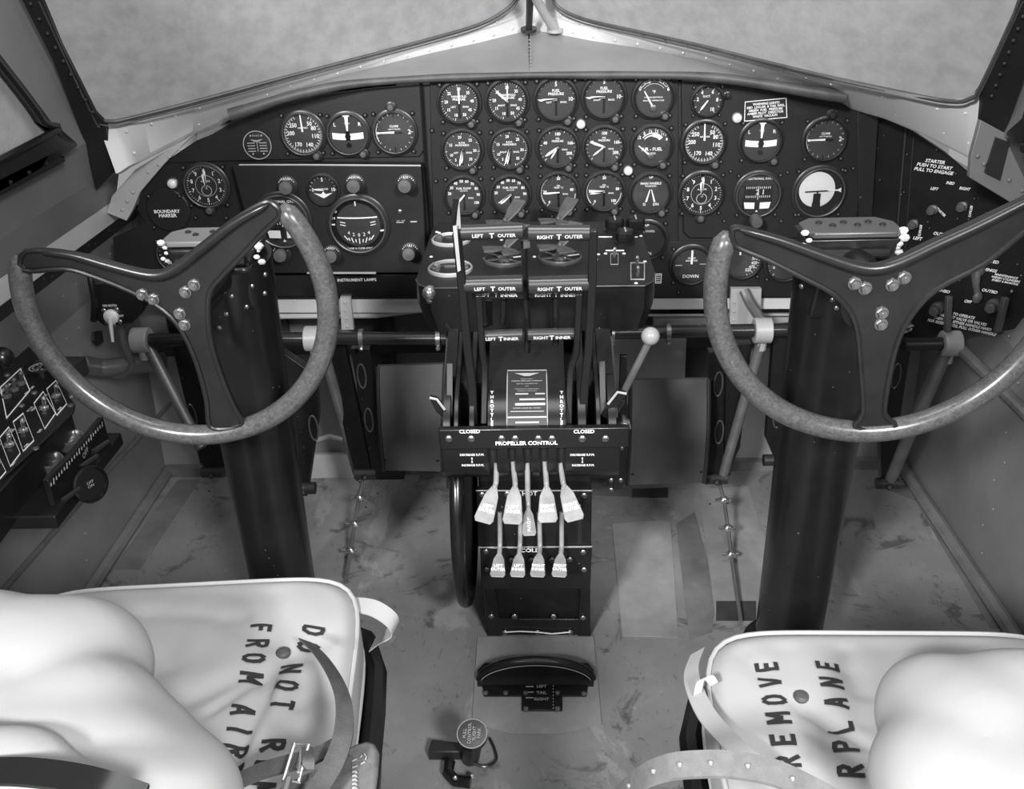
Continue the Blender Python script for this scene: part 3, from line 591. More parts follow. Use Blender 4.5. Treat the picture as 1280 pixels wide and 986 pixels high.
# ---------------- autopilot box
YA = YP-.034
ap = thing('autopilot_box', 'raised black control box with knobs and gyro faces behind the left wheel rim', 'control box', P(415, 338, y=YA))
m = M(); m.prism(pxs([(290, 206), (526, 207), (530, 260), (533, 341), (325, 342)], y=YA), (0, .031, 0)); m.build('case', 'panel2', ap, bevel=.002)
m = M(); m.tube([P(299, 206, y=YA), P(380, 206, y=YA), P(526, 207, y=YA)], .0015, 6); m.tube([P(384, 341, y=YA-.002), P(400, 341, y=YA-.002), P(470, 341, y=YA-.002)], .0022, 4); m.build('worn_edge', 'alu2', ap, label='paint worn to bright metal along the edge')
def apknob(px, py, txt, dx=-3, dy=4):
    c = P(px, py, y=YA); m = M(); m.lathe([(.019, 0), (.019, .002), (.017, .003)], c, BACK, 24); k0 = m.build('knob_plate', 'dial', ap)
    m = M()
    for a in range(-60, 61, 15):
        d = V((math.sin(rad(a)), 0, math.cos(rad(a)))); m.box(c+d*.0155+V((0, -.0033, 0)), (.0012, .0005, .0018))
    m.text(txt, c+V((0, -.0033, .0125)), .0035); m.build('lettering', 'paint', k0)
    e = P(px+dx, py+dy, y=YA-.04)
    m = M(); ax = e-c; ax.normalize(); m.lathe([(.008, .002), (.008, .012), (.012, .014), (.0125, .030), (.0115, .033), (0, .034)], c, ax, 20); m.build('knob', 'knob', ap)
for a in ((359, 232, 'RUDDER'), (444, 230, 'AILERON'), (508, 230, 'ELEV'), (352, 317, 'SPEED'), (415, 318, 'SPEED'), (513, 315, 'ON'),): apknob(*a)
def apg(*a, **k): return gauge(*a, Y=YA-.001, corners=False, **k)
def ind(c, R, g):
    m = M(); d = c+V((0, -.003, 0)); m.prism([d+V(q)*R for q in ((-.65, 0, -.2), (-.15, 0, -.28), (0, 0, -.1), (.15, 0, -.28), (.65, 0, -.2), (.2, 0, -.46), (0, 0, -.56), (-.2, 0, -.46))], (0, .0005, 0)); m.text('-O-', d+V((0, -.001, -.3*R)), .1*R); m.build('emblem', 'paint', g)
apg(404, 237, 18.5, 'small vacuum gauge with a winged emblem on the autopilot box', nums=[('5', 0), ('0', 270), ('10', 90)], ns=.24, nr=.68, ticks=[(-90, 90, 10, 1)], texts=[('VACUUM', 0, .05, .12)], extra=ind, ptr=[(275, .62, .06)], face='dial')
def hz2(c, R, g):
    m = M(); d = c+V((0, -.0045, 0)); m.strip([(d+V((x*R, 0, (.30+.06*x*x)*R)), d+V((x*R, 0, (.25+.06*x*x)*R))) for x in [-.72+.12*k for k in range(13)]], (0, .0005, 0)); m.build('horizon_bar', 'paint', g)
    m = M(); d = c+V((0, -.002, 0)); m.lathe([(.8*R, 0), (0, .001)], c+V((0, -.0015, 0)), BACK, 32); m.build('horizon_card', 'dialg', g)
    m = M(); d = c+V((0, -.004, 0))
    for k in range(-4, 5):
        a = rad(k*9); p = d+V((math.sin(a)*.82*R, 0, .08*R-math.cos(a)*.66*R)); m.box(p, (.035*R, .0005, .2*R if k % 2 == 0 else .12*R), Matrix.Rotation(a, 3, 'Y'))
        if k % 2 == 0: m.text('42024'[k//2+2], d+V((math.sin(a)*.62*R, 0, .08*R-math.cos(a)*.44*R)), .13*R)
    for s in (-1, 1):
        for z in (.02, .12): m.box(d+V((s*.55*R, 0, z*R)), (.2*R, .0005, .03*R), Matrix.Rotation(-s*rad(12), 3, 'Y'))
    m.text('BANK & CLIMB GYRO', d+V((0, 0, -.86*R)), .07*R); m.text('20', d+V((-.78*R, 0, .52*R)), .09*R); m.text('10', d+V((-.86*R, 0, .28*R)), .09*R); m.box(d+V((-.9*R, 0, .05*R)), (.14*R, .0005, .05*R)); m.box(d+V((.86*R, 0, -.2*R)), (.14*R, .0005, .06*R), Matrix.Rotation(rad(-8), 3, 'Y'))
    m.box(d+V((-.03*R, 0, .80*R)), (.04*R, .0005, .16*R)); m.build('scale_markings', 'paint', g)
apg(448, 281, 34.5, 'large bank and climb gyro face on the autopilot box', extra=hz2, face='gloss2', edge=True)
apg(353, 276, 33, 'directional gyro on the autopilot box seen behind the left wheel rim tip', edge=True, **dgt)
m = M(); m.text('OIL  OFF', P(501, 276, y=YA-.0005), .003); m.box(P(517, 277, y=YA-.0005), (.012, .0004, .0025)); m.box(P(500, 278, y=YA-.0005), (.014, .0004, .0015)); m.build('lettering', 'cream', ap)
inst(SCREW, 'screw', ap, P(500, 264, y=YA))
# ---------------- warning lamps
for x, y, lb, r in ((726, 155, 'small pale warning lamp between the top and middle gauge rows', 6), (785, 213, 'small pale warning lamp beside the right hand oil temperature gauge', 6), (921, 147, 'small pale warning lamp left of the warning placard', 6.5), (216, 229, 'pale marker lamp at the far left of the panel beside the altimeter', 6.5)):
    c = P(x, y, y=YP-.006); R = r*mpp(c); t = thing('warning_lamp', lb, 'lamp', tuple(c-V((0, 0, R))), 'warning lamps on the panel')
    m = M(); m.lathe([(R*1.15, -.004), (R*1.1, .003), (R*.95, .004)], c, BACK, 20); m.build('socket', 'rim', t)
    m = M(); m.lathe([(R*.95, .003), (R*.8, .0075), (R*.4, .010), (0, .011)], c, BACK, 20); m.build('lens', 'lens', t)
# knob under the directional gyro
t = thing('caging_knob', 'grey cylindrical knob under the right directional gyro', 'knob', P(945, 283, y=YP-.006))
m = M(); m.cyl(P(943, 272, y=YP-.004), P(944, 276, y=YP-.03), .007); m.build('shaft', 'screw', t)
m = M(); c = P(943.5, 274, y=YP-.02); m.lathe([(.010, 0), (.0115, .003), (.0115, .024), (.0095, .027), (0, .0275)], c, P(948, 281, y=YP-.06)-c, 20); m.build('grip', 'knob', t)
# ---------------- padded roll over the panel
m = M(); pts = smooth_curve([P(a, b-3, y=YP-.016-.045*(abs(a-665)/400)**2) for a, b in ((287, 147), (310, 140), (350, 127), (400, 115), (450, 107), (540, 101), (600, 99), (662, 97), (740, 97), (800, 97), (860, 98), (910, 102), (960, 109), (1010, 117), (1057, 124))], 5)
m.tube(pts, [.0060+.0052*abs(i/(len(pts)-1)*2-1)**1.5+.0006*math.sin(i*.5) for i in range(len(pts))], 12)
roll = tag(m.build('glareshield_roll', 'shroud'), 'dark grey padded roll along the curved top of the instrument panel', 'padding')
# ---------------- starter switch panel on the right
so = P(1085, 300, y=YP-.004); sn = V((math.sin(rad(-38)), -math.cos(rad(-38)), 0)).normalized(); sx = V((math.cos(rad(38)), -math.sin(rad(38)), 0))
def sp_(a, b, off=0): return PL(a, b, so+sn*off, sn)
sp2 = thing('starter_switch_panel', 'black angled side panel lettered STARTER with cocks and switches at the right', 'panel', sp_(1180, 430))
m = M(); m.prism([sp_(*q) for q in [(1084, 134), (1105, 143), (1140, 163), (1180, 190), (1216, 222), (1250, 246), (1310, 275), (1310, 402), (1262, 412), (1200, 414), (1190, 416), (1140, 428), (1120, 420), (1085, 415)]], -sn*.006); m.build('plate', 'gloss', sp2)
m = M(); m.tube([sp_(1132, 160, .001), sp_(1118, 330, .001)], .003, 6); m.tube([sp_(1142, 168, .001), sp_(1130, 330, .001)], .0015, 6); m.build('seam_strip', 'panel', sp2)
def st(m, t, a, b, hpx, sh=.25, ud=None, xd=None, off=.001, wide=1, line=1.3): p = sp_(a, b, off); m = M(); m.text(t, p, hpx*.9*mpp(p), xd=xd or sx, ud=ud or (0, 0, 1), shear=sh, bold=.025, wide=wide*.92, line=line*1.1); m.build('lettering', 'paint', sp2)
m = M()
st(m, 'STARTER\nPUSH TO START\nPULL TO ENGAGE', 1168, 208, 4.6, wide=1.1); st(m, 'INBD', 1188, 229, 4, wide=.9); st(m, 'LEFT', 1168, 236, 4, wide=.95); st(m, 'RIGHT', 1206, 236, 4, wide=.95)
st(m, 'OUTBD', 1176, 293, 4.5); st(m, 'LEFT', 1147, 298, 4.5)
st(m, 'STARTER', 1176, 265, 3.2, 0, ud=sx*.6+V((0, 0, .8)), xd=sx*.8-V((0, 0, .6))); st(m, 'STARTER', 1213, 264, 3.2, 0, ud=sx, xd=V((0, 0, 1))); st(m, 'STARTER', 1150, 288, 3.2, 0, ud=sx, xd=V((0, 0, 1)))
st(m, 'OFF EXCEPT WHEN\nENGINE(S) INDICATED', 1220, 320.5, 4.4, wide=1.05); st(m, 'RIGHT', 1201, 338, 4.2, wide=1.1); st(m, 'ENGS', 1239, 338, 4.2, wide=1.1); st(m, 'MAINTENANCE\nWEIGH CYLINDERS\nEVERY 6 MONTHS', 1257, 349, 3, wide=1.1)
st(m, 'OUTBD', 1237, 364, 4.2, wide=1.1); st(m, 'OFF', 1210, 377, 4.2); st(m, 'OFF', 1143, 377, 4.2); st(m, 'INBD', 1181, 364, 4.2, wide=1.1)
st(m, 'TO OPERATE\nFIRST SET VALVE OR VALVES\nTHEN PULL EITHER HANDLE HARD\nFOR RESERVE CO2, PULL OTHER HANDLE', 1203, 402, 4.0, wide=.95)
st(m, 'TO LOCK\nTAIL WHEEL\nPULL UP', 1132, 410, 3.4, 0, ud=sx*-.6+V((0, 0, .8)), xd=sx*.8+V((0, 0, .6)))

for a, b in ((1166, 265), (1171, 264), (1204, 262), (1218, 248), (1211, 274), (1197, 273), (1141, 280), (1160, 277), (1162, 285), (1100, 225), (1130, 240), (1127, 243), (1134, 193), (1195, 217), (1171, 187), (1090, 205), (1085, 232), (1200, 350), (1152, 330), (1272, 330)): inst(SCREWD, 'screw', sp2, sp_(a, b, .001), rot=(0, 0, rad(-38)), sc=.55)
for a, b in ((1166, 262), (1203, 258), (1142, 280)):      # starter push-pull switches
    m = M(); c = sp_(a, b); m.lathe([(.009, 0), (.009, .003), (.005, .004), (.0045, .010), (.007, .011), (.007, .014), (0, .0145)], c, sn, 14); m.build('starter_switch', 'rim', sp2)
def selector(a, b, la, lb):   # pale round hub with long forked lever
    m = M(); c = sp_(a, b); m.lathe([(.014, 0), (.014, .006), (.011, .010), (0, .012)], c, sn, 20); e = sp_(la, lb, .014); h = c+sn*.010
    m.tube([h, h.lerp(e, .5)+sn*.004, e], [.009, .006, .0045], 10, up=sn, flat=.6); n = M(); n.ball(e, .009, 12, (1, .6, 1.3)); m.v += [v for v in n.v]; k = len(m.v)-len(n.v); m.f += [[i+k for i in f] for f in n.f]; m.m += [0]*len(n.f)
    m.build('selector_handle', 'fan', sp2, label='grey lever selector handle')
selector(1222, 336, 1222, 372); selector(1148, 345, 1155, 364)
def pull(a, b, la, lb, lc, ld):
    m = M(); c = sp_(a, b); m.lathe([(.012, 0), (.012, .012), (.009, .016), (.009, .03), (0, .03)], c, sn, 16); p = sp_(la, lb, .035); q = sp_(lc, ld, .035); d = (q-p); 
    m.tube([p, q], .0075, 4, up=sn); m.build('pull_handle', 'knob', sp2, bevel=.0015, label='grey rectangular pull handle')
pull(1173, 384, 1186, 370, 1184, 414); pull(1243, 380, 1257, 372, 1247, 414)
# ================================================================== BELOW THE PANEL
t = thing('cross_beam', 'bright aluminium beam running under the instrument panel with a polished tube below it', 'beam', P(640, 390, y=1.73))
for q in ([(330, 373), (545, 373), (545, 391), (330, 391)], [(800, 369), (1060, 368), (1060, 386), (800, 387)]):
    m = M(); m.prism(pxs(q, y=1.735), (0, .03, 0)); a, b = P(q[0][0]+15, q[0][1]+3, y=1.735), P(q[1][0]-15, q[1][1]+3, y=1.735); m.rivets(a, b, 9, BACK, .0028)
    m.build('beam', 'alu', t, bevel=.002)
m = M(); m.tube([P(335, 395, y=1.75), P(470, 394, y=1.75), P(545, 385, y=1.78)], .006, 10); m.build('tube', 'alu', t)
m = M(); m.tube([P(800, 394, y=1.78), P(1050, 393, y=1.78)], .003, 8); m.box(P(925, 402, y=1.80), (.36, .01, .035)); m.build('rail', 'alu2', t)
def torque(label, segs, collars, braces, loc, brs):
    t = thing('rudder_torque_tube', label, 'tube', P(*loc, y=1.6))
    for a, b in segs: m = M(); m.cyl(P(*a, y=1.6), P(*b, y=1.6), .0125, n=20); m.build('tube', 'tubed', t)
    for a in collars:
        c = P(*a, y=1.6); m = M(); m.cyl(c-V((.016, 0, 0)), c+V((.016, 0, 0)), .024, n=24); m.cyl(c-V((0, 0, .018)), c-V((0, 0, .04)), .010, n=10)
        m.build('collar', 'alu2', t, bevel=.002)
    for a in brs:
        m = M(); c = P(*a, y=1.6); m.cyl(c-V((.004, 0, 0)), c+V((.004, 0, 0)), .018, n=16); m.ball(c-V((0, .015, .014)), .005, 8); m.build('bearing', 'screw', t)
    for a, b, r in braces: m = M(); m.tube([P(a[0], a[1], y=a[2]), P(b[0], b[1], y=b[2])], r, 12); m.build('brace', 'tube', t)
torque('dark steel torque tube on the pilot side with pale collars and sloping braces', [((178, 425), (232, 424)), ((348, 423), (558, 423))], [(392, 423), (177, 425)], [((186, 434, 1.6), (252, 560, 1.5), .011), ((402, 432, 1.6), (447, 590, 1.65), .011)], (370, 430), [(452, 423), (548, 423)])
torque('dark steel torque tube on the copilot side with pale collar beside the right column', [((752, 416), (990, 412)), ((1130, 430), (1192, 429))], [(953, 413), (1188, 429)], [((952, 425, 1.6), (902, 600, 1.62), .010), ((1183, 438, 1.6), (1112, 600, 1.62), .013)], (870, 420), [(765, 417), (835, 416)])
# right hand hanger bracket on the beam
t = thing('hanger_bracket', 'pale bracket with curved arm hanging from the beam above the right torque tube', 'bracket', P(935, 405, y=1.7))
m = M(); m.prism(pxs([(914, 361), (952, 361), (950, 405), (912, 406)], y=1.71), (0, .012, 0)); m.rivets(P(918, 378, y=1.709), P(917, 400, y=1.709), 3, BACK, .003); m.build('plate', 'alu2', t)
m = M(); m.tube(smooth_curve([P(930, 363, y=1.70), P(938, 380, y=1.68), P(950, 398, y=1.63), P(954, 412, y=1.6)], 4), .010, 10); m.build('arm', 'tube', t)
t = thing('hanger_bracket', 'pale riveted bracket hanging from the beam right of the left wheel rim', 'bracket', P(430, 410, y=1.7))
m = M(); m.prism(pxs([(425, 372), (438, 372), (442, 412), (427, 412)], y=1.71), (0, .012, 0)); m.rivets(P(431, 378, y=1.709), P(434, 408, y=1.709), 4, BACK, .003); m.build('plate', 'alu2', t)
# side bracing tubes on the walls
t = tag((lambda m: (m.tube([P(100, 455, x=-.83), P(128, 460, x=-.82), P(205, 452, y=1.62)], .018, 14), m.build('fat_tube', 'tube'))[1])(M()), 'fat grey tube along the left wall behind the left wheel', 'tube')
t = tag((lambda m: (m.tube(smooth_curve([P(150, 400, y=1.55), P(155, 430, y=1.56), P(165, 455, y=1.58), P(155, 468, y=1.60), P(143, 469, y=1.62)], 4), .006, 8), m.build('bent_pipe', 'tube'))[1])(M()), 'thin bent pipe dropping from the switch box on the left wall', 'pipe')
t = tag((lambda m: (m.tube([P(1190, 425, y=1.62), P(1300, 535, x=.85)], .011, 10), m.build('diagonal_tube', 'tube'))[1])(M()), 'grey diagonal tube crossing the right side wall under the starter panel', 'tube')
t = tag((lambda m: (m.tube([P(217, 500, y=1.84), P(150, 572, x=-.84), P(0, 742, x=-.84)], .005, 8), m.build('wall_conduit', 'tube'))[1])(M()), 'thin conduit running down along the left wall towards the seat', 'conduit')
# ---------------- rudder pedal hangers
def pedal(label, bars, holes, foot, link=None, loc=None, y=1.617):
    t = thing('rudder_pedal', label, 'pedal', P(*loc, y=y))
    for q in bars:
        m = M(); m.prism(pxs(q, y=y), (0, .022, 0)); n = len(q)
        for k in range(6): m.rivet(P(*q[0], y=y).lerp(P(*q[-1], y=y), .2+.2*k)+V((.006, -.001, 0)), BACK, .0025)
        m.build('side_arm', 'gloss', t, bevel=.003)
    for a in holes: c = P(*a, y=y-.001); m = M(); m.tube([c+V((.008*math.cos(k*math.pi/12), 0, .026*math.sin(k*math.pi/12))) for k in range(24)], .0018, 6, True); m.build('lightening_hole_rim', 'rim', t)
    m = M(); c = P(*foot, y=y); m.cyl(c-V((.022, 0, 0)), c+V((.022, 0, 0)), .012, n=14); m.ball(c+V((0, -.014, 0)), .007, 8); m.build('foot_pivot', 'dark', t)
    return t
def link(label, pts, r=.004):
    t = thing('control_link', label, 'linkage', P(*pts[-1]) if False else P(pts[-1][0], pts[-1][1], z=pts[-1][2]))
    q = [P(a, b, z=z) for a, b, z in pts]; m = M(); m.tube(q, r, 8); m.build('rod', 'tube', t)
    for p in q[1:-1]: m = M(); m.ball(p, .011, 10, (1, .8, .8)); m.cyl(p-V((.018, 0, 0)), p+V((.014, 0, 0)), .004, n=8); m.build('clevis', 'steel', t)
pedal('pilot rudder pedal hanger of twin dark arms beside the left canvas toe guard', [[(438, 436), (462, 436), (480, 586), (464, 588)], [(404, 430), (430, 430), (464, 590), (446, 602)]], [(452, 470), (461, 525)], (457, 592), loc=(460, 600))
pedal('pilot outer rudder pedal hanger showing behind the left spoke of the wheel', [[(206, 395), (240, 400), (285, 580), (268, 592), (250, 580)]], [(240, 520)], (266, 590), loc=(266, 600))
pedal('dark pedal arm with oval holes between left column and torque tube brace', [[(352, 440), (395, 470), (398, 520), (384, 620), (374, 620), (372, 540)]], [(392, 535)], (380, 610), loc=(380, 620), y=1.5)
pedal('copilot rudder pedal hanger of twin dark arms beside the right toe guard', [[(886, 440), (905, 440), (902, 595), (884, 600)], [(908, 430), (940, 430), (925, 560), (906, 598)]], [(898, 480), (899, 540)], (895, 598), loc=(895, 605))
pedal('copilot outer rudder pedal hanger hanging right of the right column', [[(1113, 430), (1138, 440), (1124, 530), (1132, 562), (1116, 606), (1102, 602), (1100, 540)]], [(1120, 470)], (1109, 604), loc=(1109, 612))
pedal('dark narrow pedal arm just left of the right column', [[(968, 410), (992, 408), (978, 560), (975, 590), (958, 550)]], [(972, 520)], (968, 575), loc=(970, 590))
link('pale jointed control link running down from the left pedal to the floor', [(455, 590, .12), (449, 622, .07), (443, 655, .05), (438, 688, .02), (432, 722, .01)])
link('pale jointed control link running down from the right pedal to the floor', [(898, 600, .12), (905, 625, .07), (910, 660, .05), (914, 693, .02), (926, 776, .01)])
# ---------------- toe guards
def guard(label, q, y):
    p = pxs(q, y=y); t = thing('toe_guard', label, 'guard', (p[2]+p[3])/2)
    m = M(); n = 8; L = []
    for k in range(n+1):
        f = k/n; L.append((p[0].lerp(p[3], f)-V((0, .02*math.sin(f*math.pi), 0)), p[1].lerp(p[2], f)-V((0, .02*math.sin(f*math.pi), 0))))
    m.strip(L, (0, .008, 0)); m.build('panel_sheet', 'pad', t)
    for q2 in ([a for a, b in L], [b for a, b in L]): m = M(); m.tube(q2, .004, 8); m.build('edge_binding', 'dark', t)
    for a in (.06, .94): m = M(); m.rivet(p[3].lerp(p[2], a)+V((0, -.006, .03)), BACK, .004); m.build('stud', 'gloss2', t)
guard('dark grey rectangular toe guard left of the pedestal', [(472, 458), (556, 455), (553, 589), (480, 588)], 1.60)
guard('dark grey rectangular toe guard right of the pedestal under the ball lever', [(788, 475), (886, 474), (880, 603), (784, 606)], 1.58)
# ================================================================== CONTROL COLUMNS
def column(side, label, lo, hi, headc, w, rv):
    a, b = V(lo), V(hi); d = (b-a); a = a-d*(a.z/d.z)
    t = thing('control_column', label, 'column', (a.x, a.y, 0))
    m = M(); n = 14; pts = [a.lerp(b, k/n) for k in range(n+1)]; m.tube(pts, [.055+.006*(k/n)**2 for k in range(n+1)], 32, up=(0, 1, 0)); m.lathe([(.075, 0), (.075, .008), (.06, .012)], (a.x, a.y, 0), (0, 0, 1))
    m.build('column_tube', 'column', t)
    m = M()
    for px, py in rv:
        p = P(px, py, y=b.y-.05); u = d.normalized(); q = a+u*((p-a).dot(u)); off = p.x-q.x; off = max(-.056, min(.056, off)); m.rivet(V((q.x+off, q.y-math.sqrt(max(.0605**2-off*off, 0))*.98, q.z)), (off*10, -1, 0), .004)
    m.build('column_studs', 'screw', t)
    # head casting: flared block under a flat pale plate
    h = V(headc); m = M()
    L1_ = [h+V((x*w/2, y, -.012)) for x, y in ((-1, -.03), (1, -.03), (1, .035), (-1, .035))]
    L2_ = [h+V((x*w*.36, y, -.050)) for x, y in ((-1, -.025), (1, -.025), (1, .035), (-1, .035))]
    L3_ = [b+V((x*.042, y, .0)) for x, y in ((-1, -.045), (1, -.045), (1, .04), (-1, .04))]
    L4_ = [b-d.normalized()*.07+V((x*.05, y, 0)) for x, y in ((-1, -.05), (1, -.05), (1, .045), (-1, .045))]
    m.add(L1_+L2_+L3_+L4_, [(0, 1, 2, 3), (12, 13, 14, 15)]+[(4*j+i, 4*j+(i+1) % 4, 4*j+4+(i+1) % 4, 4*j+4+i) for j in range(3) for i in range(4)])
    o = m.build('head_casting', 'yoke', t, ang=60); bv = o.modifiers.new('b', 'BEVEL'); bv.width = .009; bv.segments = 4
    m = M(); m.tube([h+V((-w*.36, -.034, -.030)), h+V((w*.36, -.034, -.030))], .006, 10); m.build('head_rib', 'yoke', t)
    m = M(); m.prism([h+V(q) for q in ((-w*.5, -.018, -.010), (-w*.42, -.034, -.010), (w*.42, -.034, -.010), (w*.5, -.022, -.010), (w*.5, .010, -.010), (w*.36, .03, -.010), (-w*.36, .03, -.010), (-w*.5, .012, -.010))], (0, 0, .008)); m.build('head_plate', 'sill' if side < 0 else 'rim', t, bevel=.002, label='pale flat top plate')
    for i, x in enumerate((-.24, .02, .28)):
        m = M()
        for dx, dy in ((-.007, .006), (.007, -.006)): m.lathe([(.004, 0), (.004, .002), (.002, .003)], h+V((x*w+dx, dy, -.002)), (0, 0, 1), 10)
        m.build('plate_screws', 'dial', t)
    for s in (-1, 1):
        m = M()
        for k in range(5): m.ball(h+V((s*(w*.50+random.uniform(-.004, .004)), -.026+random.uniform(-.006, .01), -.004-.008*k*(1 if k < 3 else .9))), random.uniform(.003, .0065), 8, (1.1, .8, .8))
        m.build('cotton_packing', 'lens', t, label='white lumpy packing at the end of the head')
    return t
colL = column(-1, 'black tubular control column on the left rising from beside the pilot seat cushion', P(351, 710, y=1.3), P(282, 318, y=1.2), P(268, 290, y=1.2), .128, [(268, 382), (291, 379), (313, 372), (284, 402), (307, 397), (325, 388), (326, 364), (275, 420)])
colR = column(1, 'black tubular control column on the right rising behind the copilot seat cushion', P(988, 770, y=1.25), P(1056, 320, y=1.14), P(1061, 278, y=1.14), .118, [(1003, 355), (1015, 364), (1036, 371), (1004, 381), (1022, 389), (1045, 395), (1040, 385)])
# ================================================================== CONTROL WHEELS
def wheel(label, Yw, cx, cz, R, poly, top, tipA, tipB, bolts, hub, colb):
    t = thing('control_yoke', label, 'steering wheel', (cx, Yw, cz-R))
    c = V((cx, Yw, cz)); ang = lambda p: math.atan2(p.z-cz, p.x-cx)
    a0 = ang(P(*tipA, y=Yw)); a1 = tipB if isinstance(tipB, float) else ang(P(*tipB, y=Yw))
    while a1 > a0: a1 -= 2*math.pi
    n = 72; pts = [c+V((math.cos(a0+(a1-a0)*k/n), 0, math.sin(a0+(a1-a0)*k/n)))*R for k in range(n+1)]
    r = [.0135]*(n+1); r[0] = .006; r[1] = .0125; r[-1] = .006; r[-2] = .0125
    m = M(); m.tube(pts, r, 20, up=(0, 1, 0)); m.build('wooden_rim', 'wood', t, ang=80)
    pg = smooth_curve(pxs(poly, y=Yw-.008), 3, True)
    m = M(); m.prism(pg, (0, .016, 0)); m.build('spoke_casting', 'yoke', t, bevel=.004)
    m = M(); m.tube(pg, .0032, 8, True); m.build('edge_flange', 'yoke', t)
    m = M(); tp = smooth_curve(pxs(top, y=Yw-.010), 4); m.tube(tp, [.002+.0052*math.sin(math.pi*k/(len(tp)-1))**.4 if 0 < k < len(tp)-1 else .001 for k in range(len(tp))], 14); m.build('top_ridge', 'yoke', t)
    for bx, by in bolts: inst(BOLT, 'bolt', t, P(bx, by, y=Yw-.008), sc=.88)
    m = M(); h = P(*hub, y=Yw); m.cyl(h+V((0, .006, 0)), V(colb), .032, .030, 24); m.build('hub_shaft', 'gloss2', t)
    return t
wheel('left control wheel with worn wooden rim, tilted so its right tip is the higher', 1.064, -.418, .745, .188,
      [(32, 314), (90, 318), (140, 332), (185, 341), (212, 336), (245, 312), (290, 277), (328, 254), (342, 256), (350, 270), (332, 288), (302, 320), (278, 345), (263, 364), (260, 392), (264, 430), (278, 475), (292, 508), (303, 530), (283, 536), (262, 532), (258, 500), (246, 455), (228, 415), (205, 388), (165, 365), (115, 345), (80, 336), (30, 338)],
      [(50, 315), (90, 319), (140, 333), (187, 344), (214, 339), (250, 313), (292, 280), (335, 256)], (345, 262), (27, 320), [(178, 368), (192, 374), (232, 365), (243, 356), (225, 392), (231, 406)], (225, 385), colL.location*0+P(275, 330, y=1.18))
wheel('right control wheel with worn wooden rim, its far arm running out of the picture', .985, .418, .787, .192,
      [(916, 287), (930, 286), (975, 298), (1030, 318), (1070, 331), (1098, 333), (1125, 325), (1170, 303), (1220, 280), (1275, 254), (1300, 243), (1310, 262), (1280, 290), (1230, 330), (1170, 362), (1135, 400), (1118, 440), (1108, 490), (1106, 518), (1120, 532), (1095, 538), (1068, 533), (1079, 515), (1076, 460), (1072, 415), (1062, 388), (1040, 366), (1000, 345), (960, 325), (928, 312), (917, 304)],
      [(925, 287), (975, 301), (1030, 321), (1070, 334), (1098, 336), (1128, 327), (1172, 306), (1222, 283), (1280, 254), (1300, 246)], (1303, 250), (916, 292), [(1068, 354), (1081, 360), (1115, 356), (1130, 347), (1102, 391), (1101, 405)], (1090, 385), P(1062, 330, y=1.14))
# ================================================================== CENTRE PEDESTAL
PX0, PX1 = -.078, .113        # side faces of the pedestal base
ped = thing('control_pedestal', 'black central pedestal with throttle bars, propeller paddles and bolted base', 'pedestal', (.018, 1.36, 0))
yb = 1.295
m = M(); m.box((.018, 1.42, .225), (.187, .23, .45)); m.build('base_box', 'gloss', ped, bevel=.003)
m = M(); zt = P(670, 735, y=yb).z
for q in ([(607, 735), (618, 735), (628, 795), (610, 795)], [(726, 735), (738, 735), (738, 795), (722, 795)]): m = M(); m.prism(pxs(q, y=yb-.002), (0, .01, 0)); m.build('corner_angle', 'gloss', ped, bevel=.001)
def bplate(nm, q, th=.006):
    m = M(); m.prism(pxs(q, y=yb-th), (0, th+.004, 0)); return m.build(nm, 'gloss', ped, bevel=.0015)
bplate('upper_front_plate', [(595, 612), (740, 612), (739, 683), (597, 683)], .008)
bplate('lower_front_plate', [(600, 685), (740, 684), (738, 736), (602, 737)], .010)
m = M(); m.tube([P(595, 613, y=yb-.008), P(740, 613, y=yb-.008)], .0012, 4); m.tube([P(599, 684, y=yb-.011), P(740, 683, y=yb-.011)], .0012, 4); m.build('worn_edge', 'alu2', ped)
m = M(); m.prism(pxs([(622, 774), (726, 774), (724, 794), (622, 794)], y=yb-.004), (0, .006, 0)); m.build('kick_plate', 'gloss2', ped, bevel=.0015)
for a, b, o in [(603, 618, .009), (730, 619, .009), (634, 617, .009), (607, 689, .011), (639, 699, .011), (664, 699, .011), (690, 699, .011), (712, 699, .011), (729, 690, .011), (608, 711, .011), (730, 712, .011), (614, 770, .004), (643, 770, .002), (692, 770, .002), (729, 772, .004), (631, 790, .006), (672, 790, .006), (713, 790, .006)]:
    inst(SCREW, 'screw', ped, P(a, b, y=yb-o), sc=1.15)
m = M(); m.tube([P(631, 790, y=yb-.009), P(650, 789, y=yb-.009), P(672, 790, y=yb-.009), P(690, 792, y=yb-.009), P(713, 790, y=yb-.009)], .0012, 5); m.build('locking_wire', 'paint', ped)
m = M(); m.text('HOT', P(662, 617, y=yb-.0095), .0085, bold=.03); m.text('COLD', P(663, 688, y=yb-.0115), .0075, bold=.03, wide=1.2); m.build('lettering', 'paint', ped)
m = M(); m.prism(pxs([(722, 622), (727, 622), (727, 680), (722, 680)], y=yb-.0085), (0, .001, 0)); m.build('side_slot', 'dial', ped)
m = M(); m.ball(P(724, 633, y=yb-.018), .009, 10); m.build('slot_knob', 'gloss2', ped)
